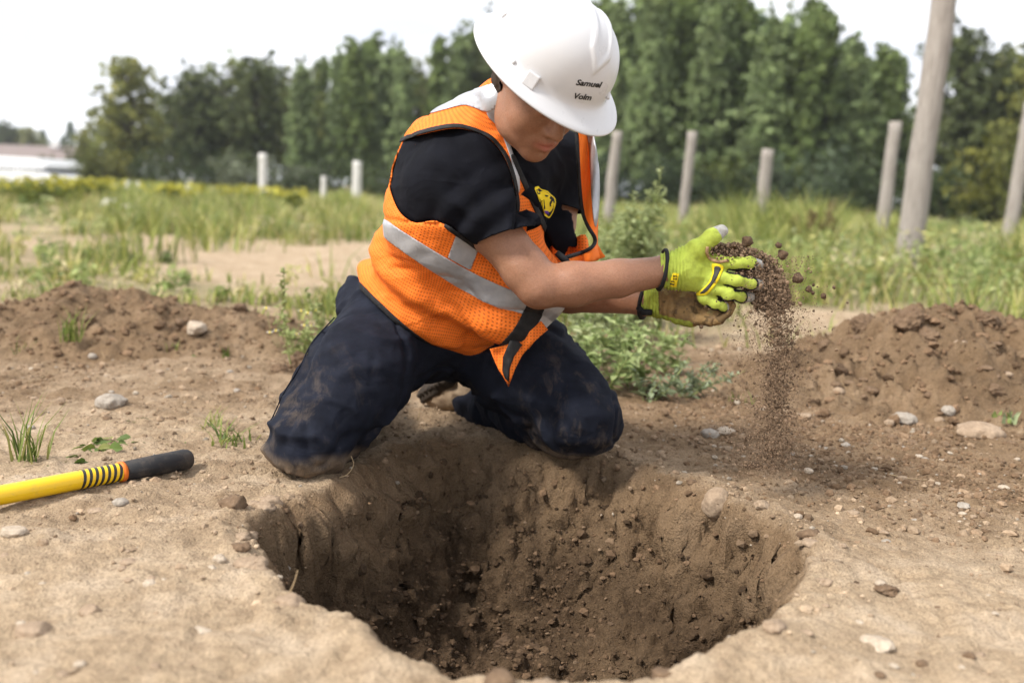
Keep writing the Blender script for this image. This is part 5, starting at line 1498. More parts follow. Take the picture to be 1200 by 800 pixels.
# broad-leaved weeds and pale flower heads mixed into the grass
r = np.random.default_rng(88)
nc = 2600; d = np.exp(r.uniform(math.log(4.6), math.log(45), nc)); x = r.uniform(-1, 1, nc) * (600 / FPX * d * 1.1 + .3); p = np.stack([x, d], -1)
k = r.uniform(0, 1, nc) < grass_cover(x, d) * np.clip(.35 + 1.6 * fbm(p * .5, 3, 89) + .35 * (x > .3), .05, 1); x, d = x[k], d[k]; nc = len(x)
ch = (.10 + .14 * r.uniform(0, 1, nc) + .14 * sstep(.3, 2.5, x) * r.uniform(.2, 1.3, nc)) * np.where((x < 0) & (d < 8), .5, 1) ; per = 34
c = np.repeat(np.stack([x, d, 0 * x], 1), per, 0); h_ = np.repeat(ch, per); dd = np.repeat(d, per); n = len(c)
c = c + np.stack([r.normal(size=n) * h_ * .34, r.normal(size=n) * h_ * .34, h_ * r.uniform(.1, 1.15, n)], 1); c[:, 2] += ground_z(c[:, 0], c[:, 1])
dv = rand_dirs(n, r); e = np.cross(dv, rand_dirs(n, r)); e /= np.linalg.norm(e, axis=1, keepdims=True); sz = .0075 * dd ** .5 * r.uniform(.6, 1.5, n)
V, F = quads_from(c, dv * sz[:, None] * 1.3, e * sz[:, None] * .5)
pal = np.array([(.20, .26, .085), (.29, .34, .13), (.38, .41, .20), (.44, .42, .16), (.50, .44, .28)]); ci = np.repeat(r.choice(5, nc, p=[.25, .3, .2, .13, .12]), per)
col = pal[ci] * r.uniform(.75, 1.25, (n, 1)); tag(link('field_weeds', mesh_data('field_weeds', V, F, False, {'col': np.repeat(col, 4, 0)}), M_LEAF), 'mixed broad leaved weeds growing among the field grass', 'weeds', kind='stuff')
# ------------------------------------------------------------------ weeds near the worker
LEAF_T = np.array([(0, 0, 0), (.18, .30, .04), (.45, .48, .06), (.75, .30, .02), (1, 0, -.06), (.18, -.30, .04), (.45, -.48, .06), (.75, -.30, .02), (.45, 0, -.02)])
LEAF_F = np.array([(0, 1, 8), (1, 2, 8), (2, 3, 8), (3, 4, 8), (8, 5, 0), (8, 6, 5), (8, 7, 6), (8, 4, 7)])
def leaves(pos, dirs, size, width, r, droop=.25):
    n = len(pos); dirs = dirs / np.linalg.norm(dirs, axis=1, keepdims=True)
    up = np.tile([0, 0, 1.0], (n, 1)) + .35 * r.normal(size=(n, 3))
    s = np.cross(up, dirs); s /= np.linalg.norm(s, axis=1, keepdims=True) + 1e-9; w = np.cross(dirs, s)
    T = LEAF_T[None] * np.ones((n, 1, 1)); T[:, :, 2] -= droop * T[:, :, 0] ** 2
    V = pos[:, None] + size[:, None, None] * (T[:, :, :1] * dirs[:, None] + T[:, :, 1:2] * s[:, None] * width + T[:, :, 2:3] * w[:, None])
    F = (np.arange(n)[:, None, None] * 9 + LEAF_F[None]).reshape(-1, 3)
    return V.reshape(-1, 3), F
M_STEM = M('green_stem', rough=.7, base=(.22, .25, .09)).m
_m = M('brown_stem', rough=.9, base=(.10, .055, .03)); M_DOCK = _m.m

def weed(name, loc, h, nst, lsize, width, cols, seed, label, cat='weed', group=None, spread=.30, dens=130, spike=None, side=.5, lean=(0, 0), tilt=.2):
    """stems that lean outwards from one root, side shoots, and leaves getting smaller towards the tips"""
    r = np.random.default_rng(seed); t = empty(name, loc, label, cat, group); mb = MB(); Pp, Dd, Ss = [], [], []
    def shoot(b, d, L, lv):
        k = 7; pts = [b]; dd = d.copy()
        for i in range(k): dd = unit(dd + r.normal(size=3) * .09 + [0, 0, .05]); pts.append(pts[-1] + dd * L / k)
        mb.tube(pts, np.linspace(.0028 if lv == 0 else .0016, .0008, k + 1) * (h / .3) ** .5, 5, caps=False)
        n = max(5, int(L * dens)); ts = np.sort(r.uniform(.10, 1, n)); pts = np.array(pts)
        for j, q in enumerate(ts):
            x = q * k; i = min(int(x), k - 1); c = pts[i] + (pts[i + 1] - pts[i]) * (x - i); a = j * 2.4 + r.normal() * .4
            u, w, ax = frame(pts[i + 1] - pts[i]); out = math.cos(a) * u + math.sin(a) * w
            Pp.append(c); Dd.append(out + ax * r.uniform(.2, .9) + np.array([0, 0, tilt])); Ss.append(lsize * (1.15 - .75 * q) * r.uniform(.6, 1.25) * (1 if lv == 0 else .75))
            if lv == 0 and r.uniform() < side * .35 and q < .85: shoot(c, unit(out * .8 + ax), L * .32 * (1.1 - q), 1)
        return pts
    for s in range(nst):
        a = s * 2.4 + r.uniform(0, 1); sp = spread * r.uniform(.3, 1.2)
        d = unit(np.array([math.cos(a) * sp + lean[0], math.sin(a) * sp + lean[1], 1.0])); tip = shoot(np.array([math.cos(a), math.sin(a), 0]) * .012, d, h * r.uniform(.6, 1.05), 0)
        if spike:
            for q in range(26):
                c = tip[3] + (tip[-1] - tip[3]) * (q / 25) ** .8; 
                if q % 6 == 5: continue
                R = .0058 * r.uniform(.6, 1.2); Vi, Fi = ICO[0]; mb.add(c + r.normal(size=3) * .0035 + Vi * R, Fi)
    V, F = leaves(np.array(Pp), np.array(Dd), np.array(Ss), width, r)
    c0, c1 = np.asarray(cols[0]), np.asarray(cols[1]); f = r.uniform(0, 1, (len(Pp), 1)) ** 1.3
    col = (c0 * (1 - f) + c1 * f) * r.uniform(.8, 1.2, (len(Pp), 1))
    link('foliage', mesh_data('foliage', V, F, False, {'col': np.repeat(col, 9, 0)}), M_WEED, t)
    link('stem', mesh_data('stem', np.concatenate(mb.V), mb.F), M_STEM, t)
    return t
def on_soil(px, py):
    """where the line of sight through a pixel meets the soil"""
    v = PG(px, py) - C_POS; v = v / v[1]
    for d in np.arange(.9, 9, .01):
        q = C_POS + v * d
        if q[2] <= surf_z(q[0], d): return np.array([q[0], d, q[2]])
    return PG(px, py)
GRN, LGR, GYG = (.09, .145, .035), (.23, .29, .095), (.25, .295, .165)
def W(px, py): q = on_soil(px, py); return (q[0], q[1], q[2] - .004)
G2 = 'leafy weeds behind the right knee'
for k, (px, py, h, ns, lab) in enumerate([(652, 440, .34, 8, 'leafy weed tallest against the right thigh'), (676, 452, .30, 6, 'leafy weed second from the right thigh'), (704, 462, .26, 6, 'low leafy weed nearest to the right knee'), (716, 436, .34, 5, 'branching weed under the bare forearm'),
                                         (742, 455, .24, 6, 'bushy weed below the dirty lower glove'), (762, 428, .27, 5, 'loose weed below the glove cuffs'), (690, 425, .36, 5, 'tall weed behind the orange vest flap'), (785, 440, .17, 5, 'small yellowish weed at the right end of the weed patch')]):
    weed('leafy_weed', W(px, py), h, ns, .052, .58, ((.21, .28, .095), (.42, .48, .23)) if k % 3 else ((.25, .30, .14), (.45, .48, .28)), 600 + k, lab, group=G2, spread=.62, dens=80)
weed('creeping_weed', W(800, 466), .20, 6, .030, .60, (GYG, (.30, .34, .25)), 620, 'grey green weed creeping over the soil under the falling dirt', spread=1.2, lean=(.9, 0), dens=150)
weed('creeping_weed', W(760, 470), .18, 6, .034, .60, (GYG, (.26, .31, .20)), 621, 'grey green low weed left of the creeping one, by a dark clod', spread=1.2, lean=(.4, .1), dens=120)
for k, (px, py, h, lab) in enumerate([(742, 400, .72, 'tall pale weed with drooping top, between vest and glove'), (700, 404, .50, 'tall pale weed right behind the grey panel stripe'), (772, 385, .60, 'tall feathery weed behind the glove thumb'), (722, 385, .66, 'tall thin weed before the first post right of the helmet')]):
    q = PG(px, py); weed('tall_weed', (q[0], q[1], -.005), h, 5, .066, .40, ((.28, .34, .15), (.45, .49, .27)), 640 + k, lab, group='tall weeds behind the forearm', spread=.16, dens=110, side=1.2)
weed('spiked_weed', W(338, 432), .42, 1, .050, .35, ((.24, .29, .10), (.42, .45, .19)), 660, 'thin weed with knobbly seed spike, left of the trousers', spread=.05, spike=True, lean=(-.10, 0), dens=55)
weed('spiked_weed', W(352, 424), .22, 6, .040, .40, ((.27, .32, .12), (.45, .48, .22)), 661, 'small pale weed at the foot of the thin spiked weed', spread=.4, dens=110)
weed('spiked_weed', W(383, 418), .27, 4, .042, .55, ((.22, .28, .09), (.40, .44, .17)), 662, 'weed with knobbly clusters touching the trouser leg', spread=.2, spike=True, dens=90)
# mayweed flowers
t = empty('white_flower_plant', W(335, 410), 'small white and yellow flowers beside the spiked weed', 'wildflowers'); mbp, mbc, mbs = MB(), MB(), MB(); r = np.random.default_rng(670)
for k in range(9):
    tip = np.array([r.uniform(-.07, .10), r.uniform(-.04, .04), r.uniform(.05, .15)]); mbs.tube([(tip[0] * .3, 0, 0), tip * [.8, .8, .5], tip], .0009, 4, caps=False)
    mbc.add(tip + ICO[0][0] * .0042, ICO[0][1])
    for a in np.linspace(0, 2 * PI, 9)[:-1]:
        e = np.array([math.cos(a), math.sin(a), .1]); s = np.array([-e[1], e[0], 0]); mbp.add([tip + e * .003, tip + e * .008 + s * .0028, tip + e * .013, tip + e * .008 - s * .0028], [[0, 1, 2, 3]])
link('stem', mesh_data('stem', np.concatenate(mbs.V), mbs.F), M_STEM, t)
link('petals', mesh_data('petals', np.concatenate(mbp.V), mbp.F, False), M('white_petal', rough=.7, base=(.75, .75, .70)).m, t)
tag(link('flower_centres', mesh_data('flower_centres', np.concatenate(mbc.V), mbc.F), M_YEL, t), kind='stuff')

def tuft(loc, n, h, spread, cols, seed, label, group, wid=.0022, bend=.7):
    r = np.random.default_rng(seed); xy = r.normal(size=(n, 2)) * spread
    hg = h * r.uniform(.35, 1.05, n); c = np.asarray(cols)[r.integers(0, len(cols), n)] * r.uniform(.8, 1.2, (n, 1))
    V, F, C = blades(n, xy, hg, wid * r.uniform(.7, 1.4, n), c, r, bend=bend)
    return tag(link('grass_tuft', mesh_data('grass_tuft', V, F, False, {'col': C}), M_GRASS, None, loc), label, 'grass tuft', group)
GC = [(.12, .17, .035), (.20, .25, .06), (.30, .30, .10), (.09, .13, .03)]
G3 = 'grass tufts on the bare soil'
tuft(W(84, 398), 46, .125, .020, GC, 701, 'bright grass tuft on the front of the left soil heap', G3)
tuft(W(36, 540), 34, .15, .016, GC, 702, 'tall grass tuft near the yellow handle at the left edge', G3)
tuft(W(268, 518), 40, .055, .026, GC, 703, 'low sprawling grass tuft between handle and left knee', G3, bend=1.8)
tuft(W(250, 500), 16, .05, .016, GC, 704, 'thin flat grass blades just behind the low sprawling tuft', G3, bend=2.0)
tuft(W(204, 412), 14, .05, .012, GC, 705, 'tiny grass tuft at the foot of the left heap', G3)
tuft(W(265, 420), 12, .06, .010, GC, 706, 'tiny grass tuft below the flat pale stone', G3)
tuft(W(25, 412), 14, .06, .015, GC, 707, 'tiny grass tuft at the left end of the left heap', G3)
tuft(W(868, 470), 10, .05, .02, GC, 708, 'few pale seedlings left of the falling soil', G3)
tuft(W(1182, 492), 16, .04, .02, [GYG, LGR], 709, 'grey green seedling at the right edge near the big flat stone', G3, wid=.006)
r = np.random.default_rng(715)
for k, (px, py, n, sz, lab) in enumerate([(120, 522, 16, .040, 'flat rosette of green leaves above the yellow handle'), (152, 516, 10, .032, 'smaller leaf rosette close to the black grip'), (78, 540, 8, .03, 'few round leaves left of the flat rosette'), (158, 492, 7, .026, 'small pair of dark leaves above the leaf rosettes'), (205, 523, 8, .026, 'thin leaf litter just above the end of the black grip'), (228, 416, 6, .022, 'small yellow green leaves lying below the left heap')]):
    a = r.uniform(0, 2 * PI, n); pos = np.stack([np.cos(a), np.sin(a), 0 * a + .3], 1) * .012 + np.stack([r.normal(size=n) * .022, r.normal(size=n) * .015, 0 * a], 1)
    V, F = leaves(pos, np.stack([np.cos(a), np.sin(a), r.uniform(.05, .35, n)], 1), sz * r.uniform(.6, 1.2, n), .75, r); col = np.array([(.10, .15, .035), (.17, .22, .05), (.24, .25, .08)])[r.integers(0, 3, n)]
    tag(link('leaf_rosette', mesh_data('leaf_rosette', V, F, False, {'col': np.repeat(col, 9, 0)}), M_WEED, None, W(px, py)), lab, 'weed', 'flat leaves on the bare soil')
for k, (px, d, h, lab) in enumerate([(948, 9.5, .62, 'dark brown dried dock stalks in the grass, left of the leaning pole'), (932, 10.5, .45, 'smaller brown dock stalk left of the dark one')]):
    b = P(px, 300, d); t = empty('dried_dock', (b[0], d, 0), lab, 'dried weed', 'dried dock stalks'); mb = MB(); r = np.random.default_rng(730 + k)
    for s in range(6):
        tip = np.array([r.normal() * .09, r.normal() * .05, h * r.uniform(.75, 1.05)]); mb.tube([(0, 0, 0), tip * [.4, .4, .5], tip], [.008, .006, .003], 5)
        for q in range(60): mb.add(tip * [1, 1, r.uniform(.45, 1)] * np.array([1, 1, 1]) + r.normal(size=3) * [.022, .02, .02] + ICO[0][0] * .009, ICO[0][1])
    link('seed_head', mesh_data('seed_head', np.concatenate(mb.V), mb.F), M_DOCK, t)

# ------------------------------------------------------------------ stones and clods
def stone_mat(name, a, b, rough=.85):
    m = M(name, rough=rough, spec=.25)
    n = m.noise(18, 6, .7); n2 = m.noise(150, 4, .7)
    c = m.mix(m.ramp(n, [(.3, 0.0), (.7, 1.0)]), a, b); c = m.mix(1.0, c, m.ramp(n2, [(.3, (.78, .77, .75)), (.7, (1.16, 1.15, 1.14))]), 'MULTIPLY')
    m.color(c); m.bump(m.math('ADD', n2, n), .5, .004); return m.m
MS = {'grey': stone_mat('grey_stone', (.24, .205, .17), (.36, .32, .27)), 'pale': stone_mat('pale_stone', (.33, .265, .20), (.46, .385, .30)), 'tan': stone_mat('tan_stone', (.23, .165, .11), (.36, .27, .19)),
      'clod': stone_mat('soil_clod', (.105, .066, .04), (.20, .135, .085), .97), 'dark': stone_mat('dark_clod', (.06, .037, .022), (.12, .078, .048), .97)}
def rock(sub, r, rough=.22, fr=1.6, planes=0):
    V, F = ICO[sub]; o = r.uniform(-50, 50, 3)
    V = V * (1 + rough * fbm(V * fr + o, 3, 5)[:, None] + .3 * rough * vnoise(V * fr * 3.3 + o, 6)[:, None])
    for _ in range(planes):
        n = unit(r.normal(size=3)); h = r.uniform(.55, .8); e = np.maximum(V @ n - h, 0); V = V - e[:, None] * n * .9
    return V, F
def stone(name, px, py, wpx, hpx, mat, label, cat='stone', group=None, seed=0, planes=3, sub=3, rough=.22, sink=.25, depth=1.0):
    r = np.random.default_rng(seed * 13 + 5); q = on_soil(px, py + hpx * .32); s = q[1] / FPX / C_FWD[1]
    V, F = rock(4 if name == 'soil_clod' and wpx > 28 else sub, r, rough, planes=planes)
    if name == 'soil_clod': V = V * (1 + .20 * fbm(V * 3.5 + seed, 3, 7)[:, None] + .10 * vnoise(V * 11 + seed, 8)[:, None])
    hx, hz = wpx * s / 2, hpx * s / 2
    V = V / np.abs(V).max(0) * np.array([hx, hx * depth * .9, hz])
    return tag(link(name, mesh_data(name, V, F), MS[mat], None, (q[0], q[1] + hx * .3, q[2] + hz * (1 - 2 * sink))), label, cat, group)
ST = [('stone', 228, 387, 27, 19, 'pale', 'flat pale stone lying on the right flank of the left heap', 4, .10), ('stone', 126, 469, 42, 22, 'grey', 'angular grey stone halfway between left heap and yellow handle', 4, .3),
      ('stone', 140, 589, 21, 11, 'grey', 'smooth oval grey pebble below the striped part of the handle', 0, .2), ('stone', 14, 623, 34, 15, 'pale', 'flat pale stone under the yellow handle at the left edge', 3, .3),
      ('stone', 111, 598, 22, 8, 'tan', 'low tan stone left of the oval grey pebble', 1, .4), ('stone', 38, 736, 46, 22, 'tan', 'half buried tan stone in the lower left corner', 2, .45), ('stone', 104, 714, 26, 18, 'tan', 'half buried stone right of the lower left corner stone', 2, .4),
      ('stone', 257, 655, 19, 15, 'pale', 'white pebble left of the rim of the hole', 1, .25), ('stone', 248, 665, 15, 8, 'pale', 'small flat white pebble touching the white one by the hole', 1, .3), ('stone', 304, 656, 22, 17, 'tan', 'tan stone stuck in the left rim of the hole', 2, .4),
      ('stone', 331, 668, 19, 17, 'grey', 'angular grey stone hanging in the left wall of the hole', 3, .3), ('stone', 150, 658, 22, 9, 'tan', 'low tan pebble midway between left edge and hole', 1, .4), ('stone', 174, 682, 24, 11, 'pale', 'pale pebble below the low tan one', 1, .45),
      ('stone', 235, 738, 30, 11, 'pale', 'pale flat stone near the bottom, left of the hole', 1, .4), ('stone', 840, 594, 38, 43, 'tan', 'big smooth tan stone standing on the right rim of the hole', 0, .12), ('stone', 1060, 492, 34, 20, 'grey', 'rounded grey stone at the foot of the right heap', 1, .25),
      ('stone', 1112, 481, 17, 14, 'grey', 'small round grey stone right of the rounded grey one', 0, .25), ('stone', 1152, 505, 62, 26, 'tan', 'large flat tan stone at the right edge', 3, .3), ('stone', 1031, 757, 44, 20, 'pale', 'pale stone with dark underside in the lower right foreground', 4, .15),
      ('stone', 832, 508, 24, 15, 'grey', 'grey brown stone left of the falling soil', 3, .3), ('stone', 850, 505, 26, 12, 'pale', 'pale flat stone leaning on the grey brown one', 2, .3), ('stone', 1177, 571, 14, 7, 'pale', 'white pebble near the right edge', 0, .3), ('stone', 1129, 592, 20, 8, 'grey', 'flat grey pebble on the right below the big flat stone', 2, .3),
      ('stone', 1042, 495, 14, 10, 'tan', 'small tan stone left of the rounded grey stone', 1, .3), ('stone', 498, 594, 13, 15, 'grey', 'small shiny grey stone in the far wall of the hole', 3, .2), ('stone', 920, 700, 13, 8, 'pale', 'pale pebble on the right rim of the hole', 1, .3), ('stone', 1000, 600, 16, 8, 'tan', 'small tan pebble on the ground right of the hole', 1, .4),
      ('soil_clod', 1066, 373, 42, 40, 'clod', 'big upright clod crowning the right heap', 6, .30), ('soil_clod', 1088, 390, 30, 26, 'clod', 'lower clod leaning on the big crowning clod', 6, .35), ('soil_clod', 1014, 376, 34, 30, 'clod', 'pointed clod on the left shoulder of the right heap', 6, .38), ('soil_clod', 968, 404, 26, 22, 'clod', 'round clod at the left foot of the right heap', 2, .3),
      ('soil_clod', 986, 434, 17, 20, 'dark', 'small upright clod on the near side of the right heap', 3, .2), ('soil_clod', 955, 470, 26, 12, 'dark', 'low dark clod right of the falling soil', 2, .3), ('soil_clod', 1160, 374, 36, 22, 'clod', 'single clod in the grass edge beyond the right heap', 3, .25), ('soil_clod', 1165, 455, 24, 20, 'clod', 'angular clod on the right flank of the right heap', 4, .25),
      ('soil_clod', 350, 424, 36, 30, 'clod', 'rounded brown clod touching the left trouser leg', 2, .25), ('soil_clod', 327, 431, 22, 16, 'clod', 'smaller brown clod left of the rounded one', 2, .3), ('soil_clod', 764, 456, 32, 22, 'dark', 'dark crumbly clod under the weeds', 3, .25),
      ('soil_clod', 884, 545, 22, 12, 'dark', 'dark clod where the falling soil lands', 2, .3), ('soil_clod', 625, 762, 40, 30, 'dark', 'big dark lump on the floor of the hole', 3, .3), ('soil_clod', 590, 752, 26, 20, 'dark', 'smaller dark lump beside the big one in the hole', 3, .3), ('soil_clod', 660, 742, 24, 18, 'dark', 'dark lump right of the big one in the hole', 3, .3),
      ('soil_clod', 1040, 690, 34, 14, 'clod', 'low crumbled clod in the right foreground', 2, .4), ('soil_clod', 1000, 683, 16, 7, 'dark', 'flat dark crumb left of the low crumbled clod', 2, .3), ('soil_clod', 280, 360, 20, 14, 'clod', 'clod at the right foot of the left heap', 3, .3), ('soil_clod', 105, 372, 24, 20, 'clod', 'clod behind the tuft on the left heap', 3, .3)]
for k, (nm, px, py, w, h, mt, lab, pl, sk) in enumerate(ST):
    stone(nm, px, py, w, h, mt, lab, 'stone' if nm == 'stone' else 'clod', None, 40 + k, pl, 3, .14 if pl == 0 else (.34 if nm == 'soil_clod' else .22), sk)
r = np.random.default_rng(811)
def scatter(n, x0, x1, y0, y1, mats, smin, smax, label, group, name, cat):
    k = 0
    while k < n:
        px, py = r.uniform(x0, x1), r.uniform(y0, y1); q = PG(px, py)[:2]
        if polysd(q[None], RIM)[0] < .03 or (280 < px < 740 and py < 590): continue
        s = r.uniform(smin, smax); stone(name, px, py, s, s * r.uniform(.35, .75), mats[k % len(mats)], label, cat, group, 900 + int(px * 3 + py * 7), int(r.integers(0, 4)), 2, .25, .3); k += 1
scatter(26, 930, 1198, 520, 660, ['tan', 'grey', 'pale', 'clod'], 8, 14, 'pebble strewn over the brown ground right of the hole', 'pebbles right of the hole', 'pebble', 'pebble')
scatter(16, 940, 1198, 660, 795, ['tan', 'pale', 'clod'], 9, 18, 'pebble in the pale sand of the lower right corner', 'pebbles at the lower right', 'pebble', 'pebble')
scatter(16, 5, 270, 640, 795, ['tan', 'pale'], 9, 20, 'pebble half sunk in the pale sand left of the hole', 'pebbles left of the hole', 'pebble', 'pebble')
scatter(20, 5, 300, 415, 520, ['tan', 'clod', 'grey'], 7, 13, 'pebble between the left heap and the yellow handle', 'pebbles before the left heap', 'pebble', 'pebble')
scatter(26, 930, 1198, 395, 520, ['clod', 'clod', 'clod', 'tan'], 9, 18, 'crumbled lump on the near slope of the right heap', 'lumps on the right heap', 'soil_lump', 'clod')
scatter(14, 20, 300, 345, 410, ['clod'], 8, 15, 'crumbled lump on the slope of the left heap', 'lumps on the left heap', 'soil_lump', 'clod')

# crumbling lumps along the rim
r = np.random.default_rng(861)
for k in range(30):
    t = r.integers(0, len(RIM)); q = RIM[t]; px = project(np.array([[q[0], q[1], 0.0]]))[0]
    if px[1] < 600 and 400 < px[0] < 760: continue
    o = unit(q - HC) * r.uniform(-.012, .035); w = r.uniform(.010, .026); z = float(ground_z(np.array([q[0] + o[0]]), np.array([q[1] + o[1]]))[0])
    V, F = rock(2, np.random.default_rng(870 + k), .4, 1.7, 3); V = V * (1 + .15 * vnoise(V * 5 + k, 8)[:, None]) * np.array([w, w * .9, w * .6])
    side = 'left' if px[0] < 480 else 'right'
    tag(link('soil_lump', mesh_data('soil_lump', V, F), MS['tan' if k % 3 else 'clod'], None, (q[0] + o[0], q[1] + o[1], z - w * .05)), 'crumbling lump on the ' + side + ' rim of the hole', 'clod', 'lumps on the ' + side + ' rim of the hole')

# ------------------------------------------------------------------ loose soil
def crumb_mat(name):
    m = M(name, rough=.96, spec=.1); m.color(m.mix(1.0, m.attr('col', 'Color'), m.ramp(m.noise(160, 3, .7), [(.3, (.7, .7, .7)), (.7, (1.2, 1.2, 1.2))]), 'MULTIPLY')); m.bump(m.noise(300, 3, .7), .6, .003); return m.m
M_CRUMB = crumb_mat('soil_crumb')
VAR = [rock(0, np.random.default_rng(50 + k), .5, 1.2) for k in range(10)]
VAR1 = [rock(1, np.random.default_rng(70 + k), .5, 1.5) for k in range(8)]
def crumbs(pos, size, col, r, flat=.75, var=VAR):
    Vs, Fs, Cs = [], [], []; n0 = 0; which = r.integers(0, len(var), len(pos))
    for v in range(len(var)):
        k = np.where(which == v)[0]
        if not len(k): continue
        Vt, Ft = var[v]; a = r.uniform(0, 2 * PI, len(k)); c, s = np.cos(a), np.sin(a)
        X = Vt[None] * (size[k, None, None] * np.array([1, 1, flat])) * r.uniform(.7, 1.3, (len(k), 1, 3))
        X = np.stack([c[:, None] * X[..., 0] - s[:, None] * X[..., 1], s[:, None] * X[..., 0] + c[:, None] * X[..., 1], X[..., 2]], -1) + pos[k, None]
        Vs.append(X.reshape(-1, 3)); Fs.append((np.arange(len(k))[:, None, None] * len(Vt) + Ft[None] + n0).reshape(-1, 3)); n0 += len(k) * len(Vt); Cs.append(np.repeat(col[k], len(Vt), 0))
    return np.concatenate(Vs), np.concatenate(Fs), np.concatenate(Cs)
r = np.random.default_rng(821)
Vg = _V; xg, yg = Vg[:, 0], Vg[:, 1]; bg, wg = _B.ravel(), _Wt.ravel()
area = (np.abs(xg) < 2.0) & (yg > .85) & (yg < 4.6)
cell = np.ones(len(Vg)); cell = (np.gradient(GX)[:, None] * np.gradient(GY)[None]).ravel()
wgt = area * cell * (.10 + 1.2 * np.clip(bg, 0, 1.1) ** 1.3 + .5 * np.clip(wg, 0, 1)); wgt *= (1 + .8 * (xg > .45)) * (1 + 1.2 * np.clip(fbm(Vg * 3.0, 2, 824), -.7, 1))
wgt = np.clip(wgt, 0, None); k = r.choice(len(Vg), 50000, p=wgt / wgt.sum())
pos = Vg[k] + r.normal(size=(len(k), 3)) * [.004, .004, 0]; size = np.clip(.0022 * np.exp(r.normal(size=len(k)) * .68), .0009, .011) * (.75 + .3 * pos[:, 1] / 2)
b = np.clip(bg[k] + r.normal(size=len(k)) * .25, 0, 1)[:, None]; w_ = np.clip(wg[k] * .8 + r.normal(size=len(k)) * .15, 0, 1)[:, None]
col = np.array([.44, .33, .225]) * (1 - b) + np.array([.185, .118, .07]) * b; col = col * (1 - w_) + np.array([.085, .054, .033]) * w_; col *= r.uniform(.65, 1.25, (len(k), 1)); pale = (r.uniform(size=len(k)) < .05) & (w_[:, 0] < .2); col[pale] = np.array([.38, .32, .25]) * r.uniform(.7, 1.1, (pale.sum(), 1))
V, F, C = crumbs(pos, size, col, r)
tag(link('loose_crumbs', mesh_data('loose_crumbs', V, F, False, {'col': C}), M_CRUMB), 'loose crumbs of soil and grit strewn over the ground', 'soil', kind='stuff')
# lumps and crumbs clinging to the wall and lying on the floor of the hole
kk = np.where(wg > .25)[0]; k = r.choice(kk, 2000); pos = Vg[k]; size = np.clip(.0030 * np.exp(r.normal(size=len(k)) * .65), .0012, .013)
col = np.array([.085, .055, .033]) * r.uniform(.6, 1.35, (len(k), 1)); V, F, C = crumbs(pos, size, col, r, .9, VAR1)
tag(link('hole_crumbs', mesh_data('hole_crumbs', V, F, False, {'col': C}), M_CRUMB), 'dark moist crumbs on the wall and floor of the hole', 'soil', kind='stuff')
# crumbs on the heaps
Pm, Sm = [], []
for mi in (ML, MR):
    gx, gy, zz, cx, cy, c, s = mi; n = 9000
    i = r.integers(0, len(gx), n); j = r.integers(0, len(gy), n); z = zz[i, j]; x, y = cx + gx[i], cy + gy[j]; ok = (z > ground_z(x, y) + .01)
    Pm.append(np.stack([x, y, z], 1)[ok]); Sm.append(np.clip(.0048 * np.exp(r.normal(size=ok.sum()) * .65), .0015, .020))
pos, size = np.concatenate(Pm), np.concatenate(Sm); col = np.array([.175, .112, .067]) * r.uniform(.6, 1.35, (len(pos), 1))
V, F, C = crumbs(pos, size, col, r)
tag(link('heap_crumbs', mesh_data('heap_crumbs', V, F, False, {'col': C}), M_CRUMB), 'crumbs of dug soil covering both heaps', 'soil', kind='stuff')

# the double handful pouring from the gloves
def pxs(x, y, d): v = C_FWD + ((x - 600) / FPX)[:, None] * C_RIGHT + ((400 - y) / FPX)[:, None] * C_UP; return C_POS + v * (d / v[:, 1])[:, None]
n1 = 9000; path = catmull([(838, 296), (865, 300), (890, 318), (898, 338), (905, 352)], 8)
i = r.integers(0, len(path), n1); spr = np.interp(i / len(path), [0, .3, .6, 1], [8, 17, 24, 20]); rad = r.uniform(0, 1, n1) ** .6; a = r.uniform(0, 2 * PI, n1)
x, y = path[i, 0] + np.cos(a) * rad * spr * 1.15, path[i, 1] + np.sin(a) * rad * spr; dd = np.where(r.uniform(size=n1) < .12, 1.985 + r.normal(size=n1) * .015, 2.03 + np.abs(r.normal(size=n1)) * .022)
s1 = np.clip(.00135 * np.exp(r.normal(size=n1) * .62), .0007, .0045)
n2 = 9000; t = r.uniform(0, 1, n2) ** .85; yc = 345 + 205 * t; xc = np.interp(yc, [345, 400, 470, 550], [907, 914, 910, 903]); sp = np.interp(yc, [345, 400, 470, 550], [17, 15, 17, 24]); x2, y2 = xc + r.normal(size=n2) * sp * .62, yc; d2 = 2.0 + r.normal(size=n2) * .028; s2 = np.clip(.00074 * np.exp(r.normal(size=n2) * .65), .0006, .0055)
n3 = 2600; t = r.uniform(0, 1, n3); y3 = 300 + 230 * t ** 1.1; x3 = np.interp(y3, [300, 345, 420, 550], [920, 905, 893, 898]) + r.normal(size=n3) * np.interp(y3, [300, 345, 420, 550], [22, 40, 36, 26]); d3 = 2.0 + r.normal(size=n3) * .06; s3 = np.clip(.0008 * np.exp(r.normal(size=n3) * .55), .0005, .0035)
pos = np.concatenate([pxs(x, y, dd), pxs(x2, y2, d2), pxs(x3, y3, d3)]); size = np.concatenate([s1, s2, s3])
col = np.array([.20, .136, .088]) * r.uniform(.4, 1.6, (len(pos), 1))
V, F, C = crumbs(pos, size, col, r, 1.0)
tag(link('falling_soil', mesh_data('falling_soil', V, F, False, {'col': C}), M_CRUMB), 'dark loose soil pouring from the cupped gloves to the ground', 'soil', kind='stuff')
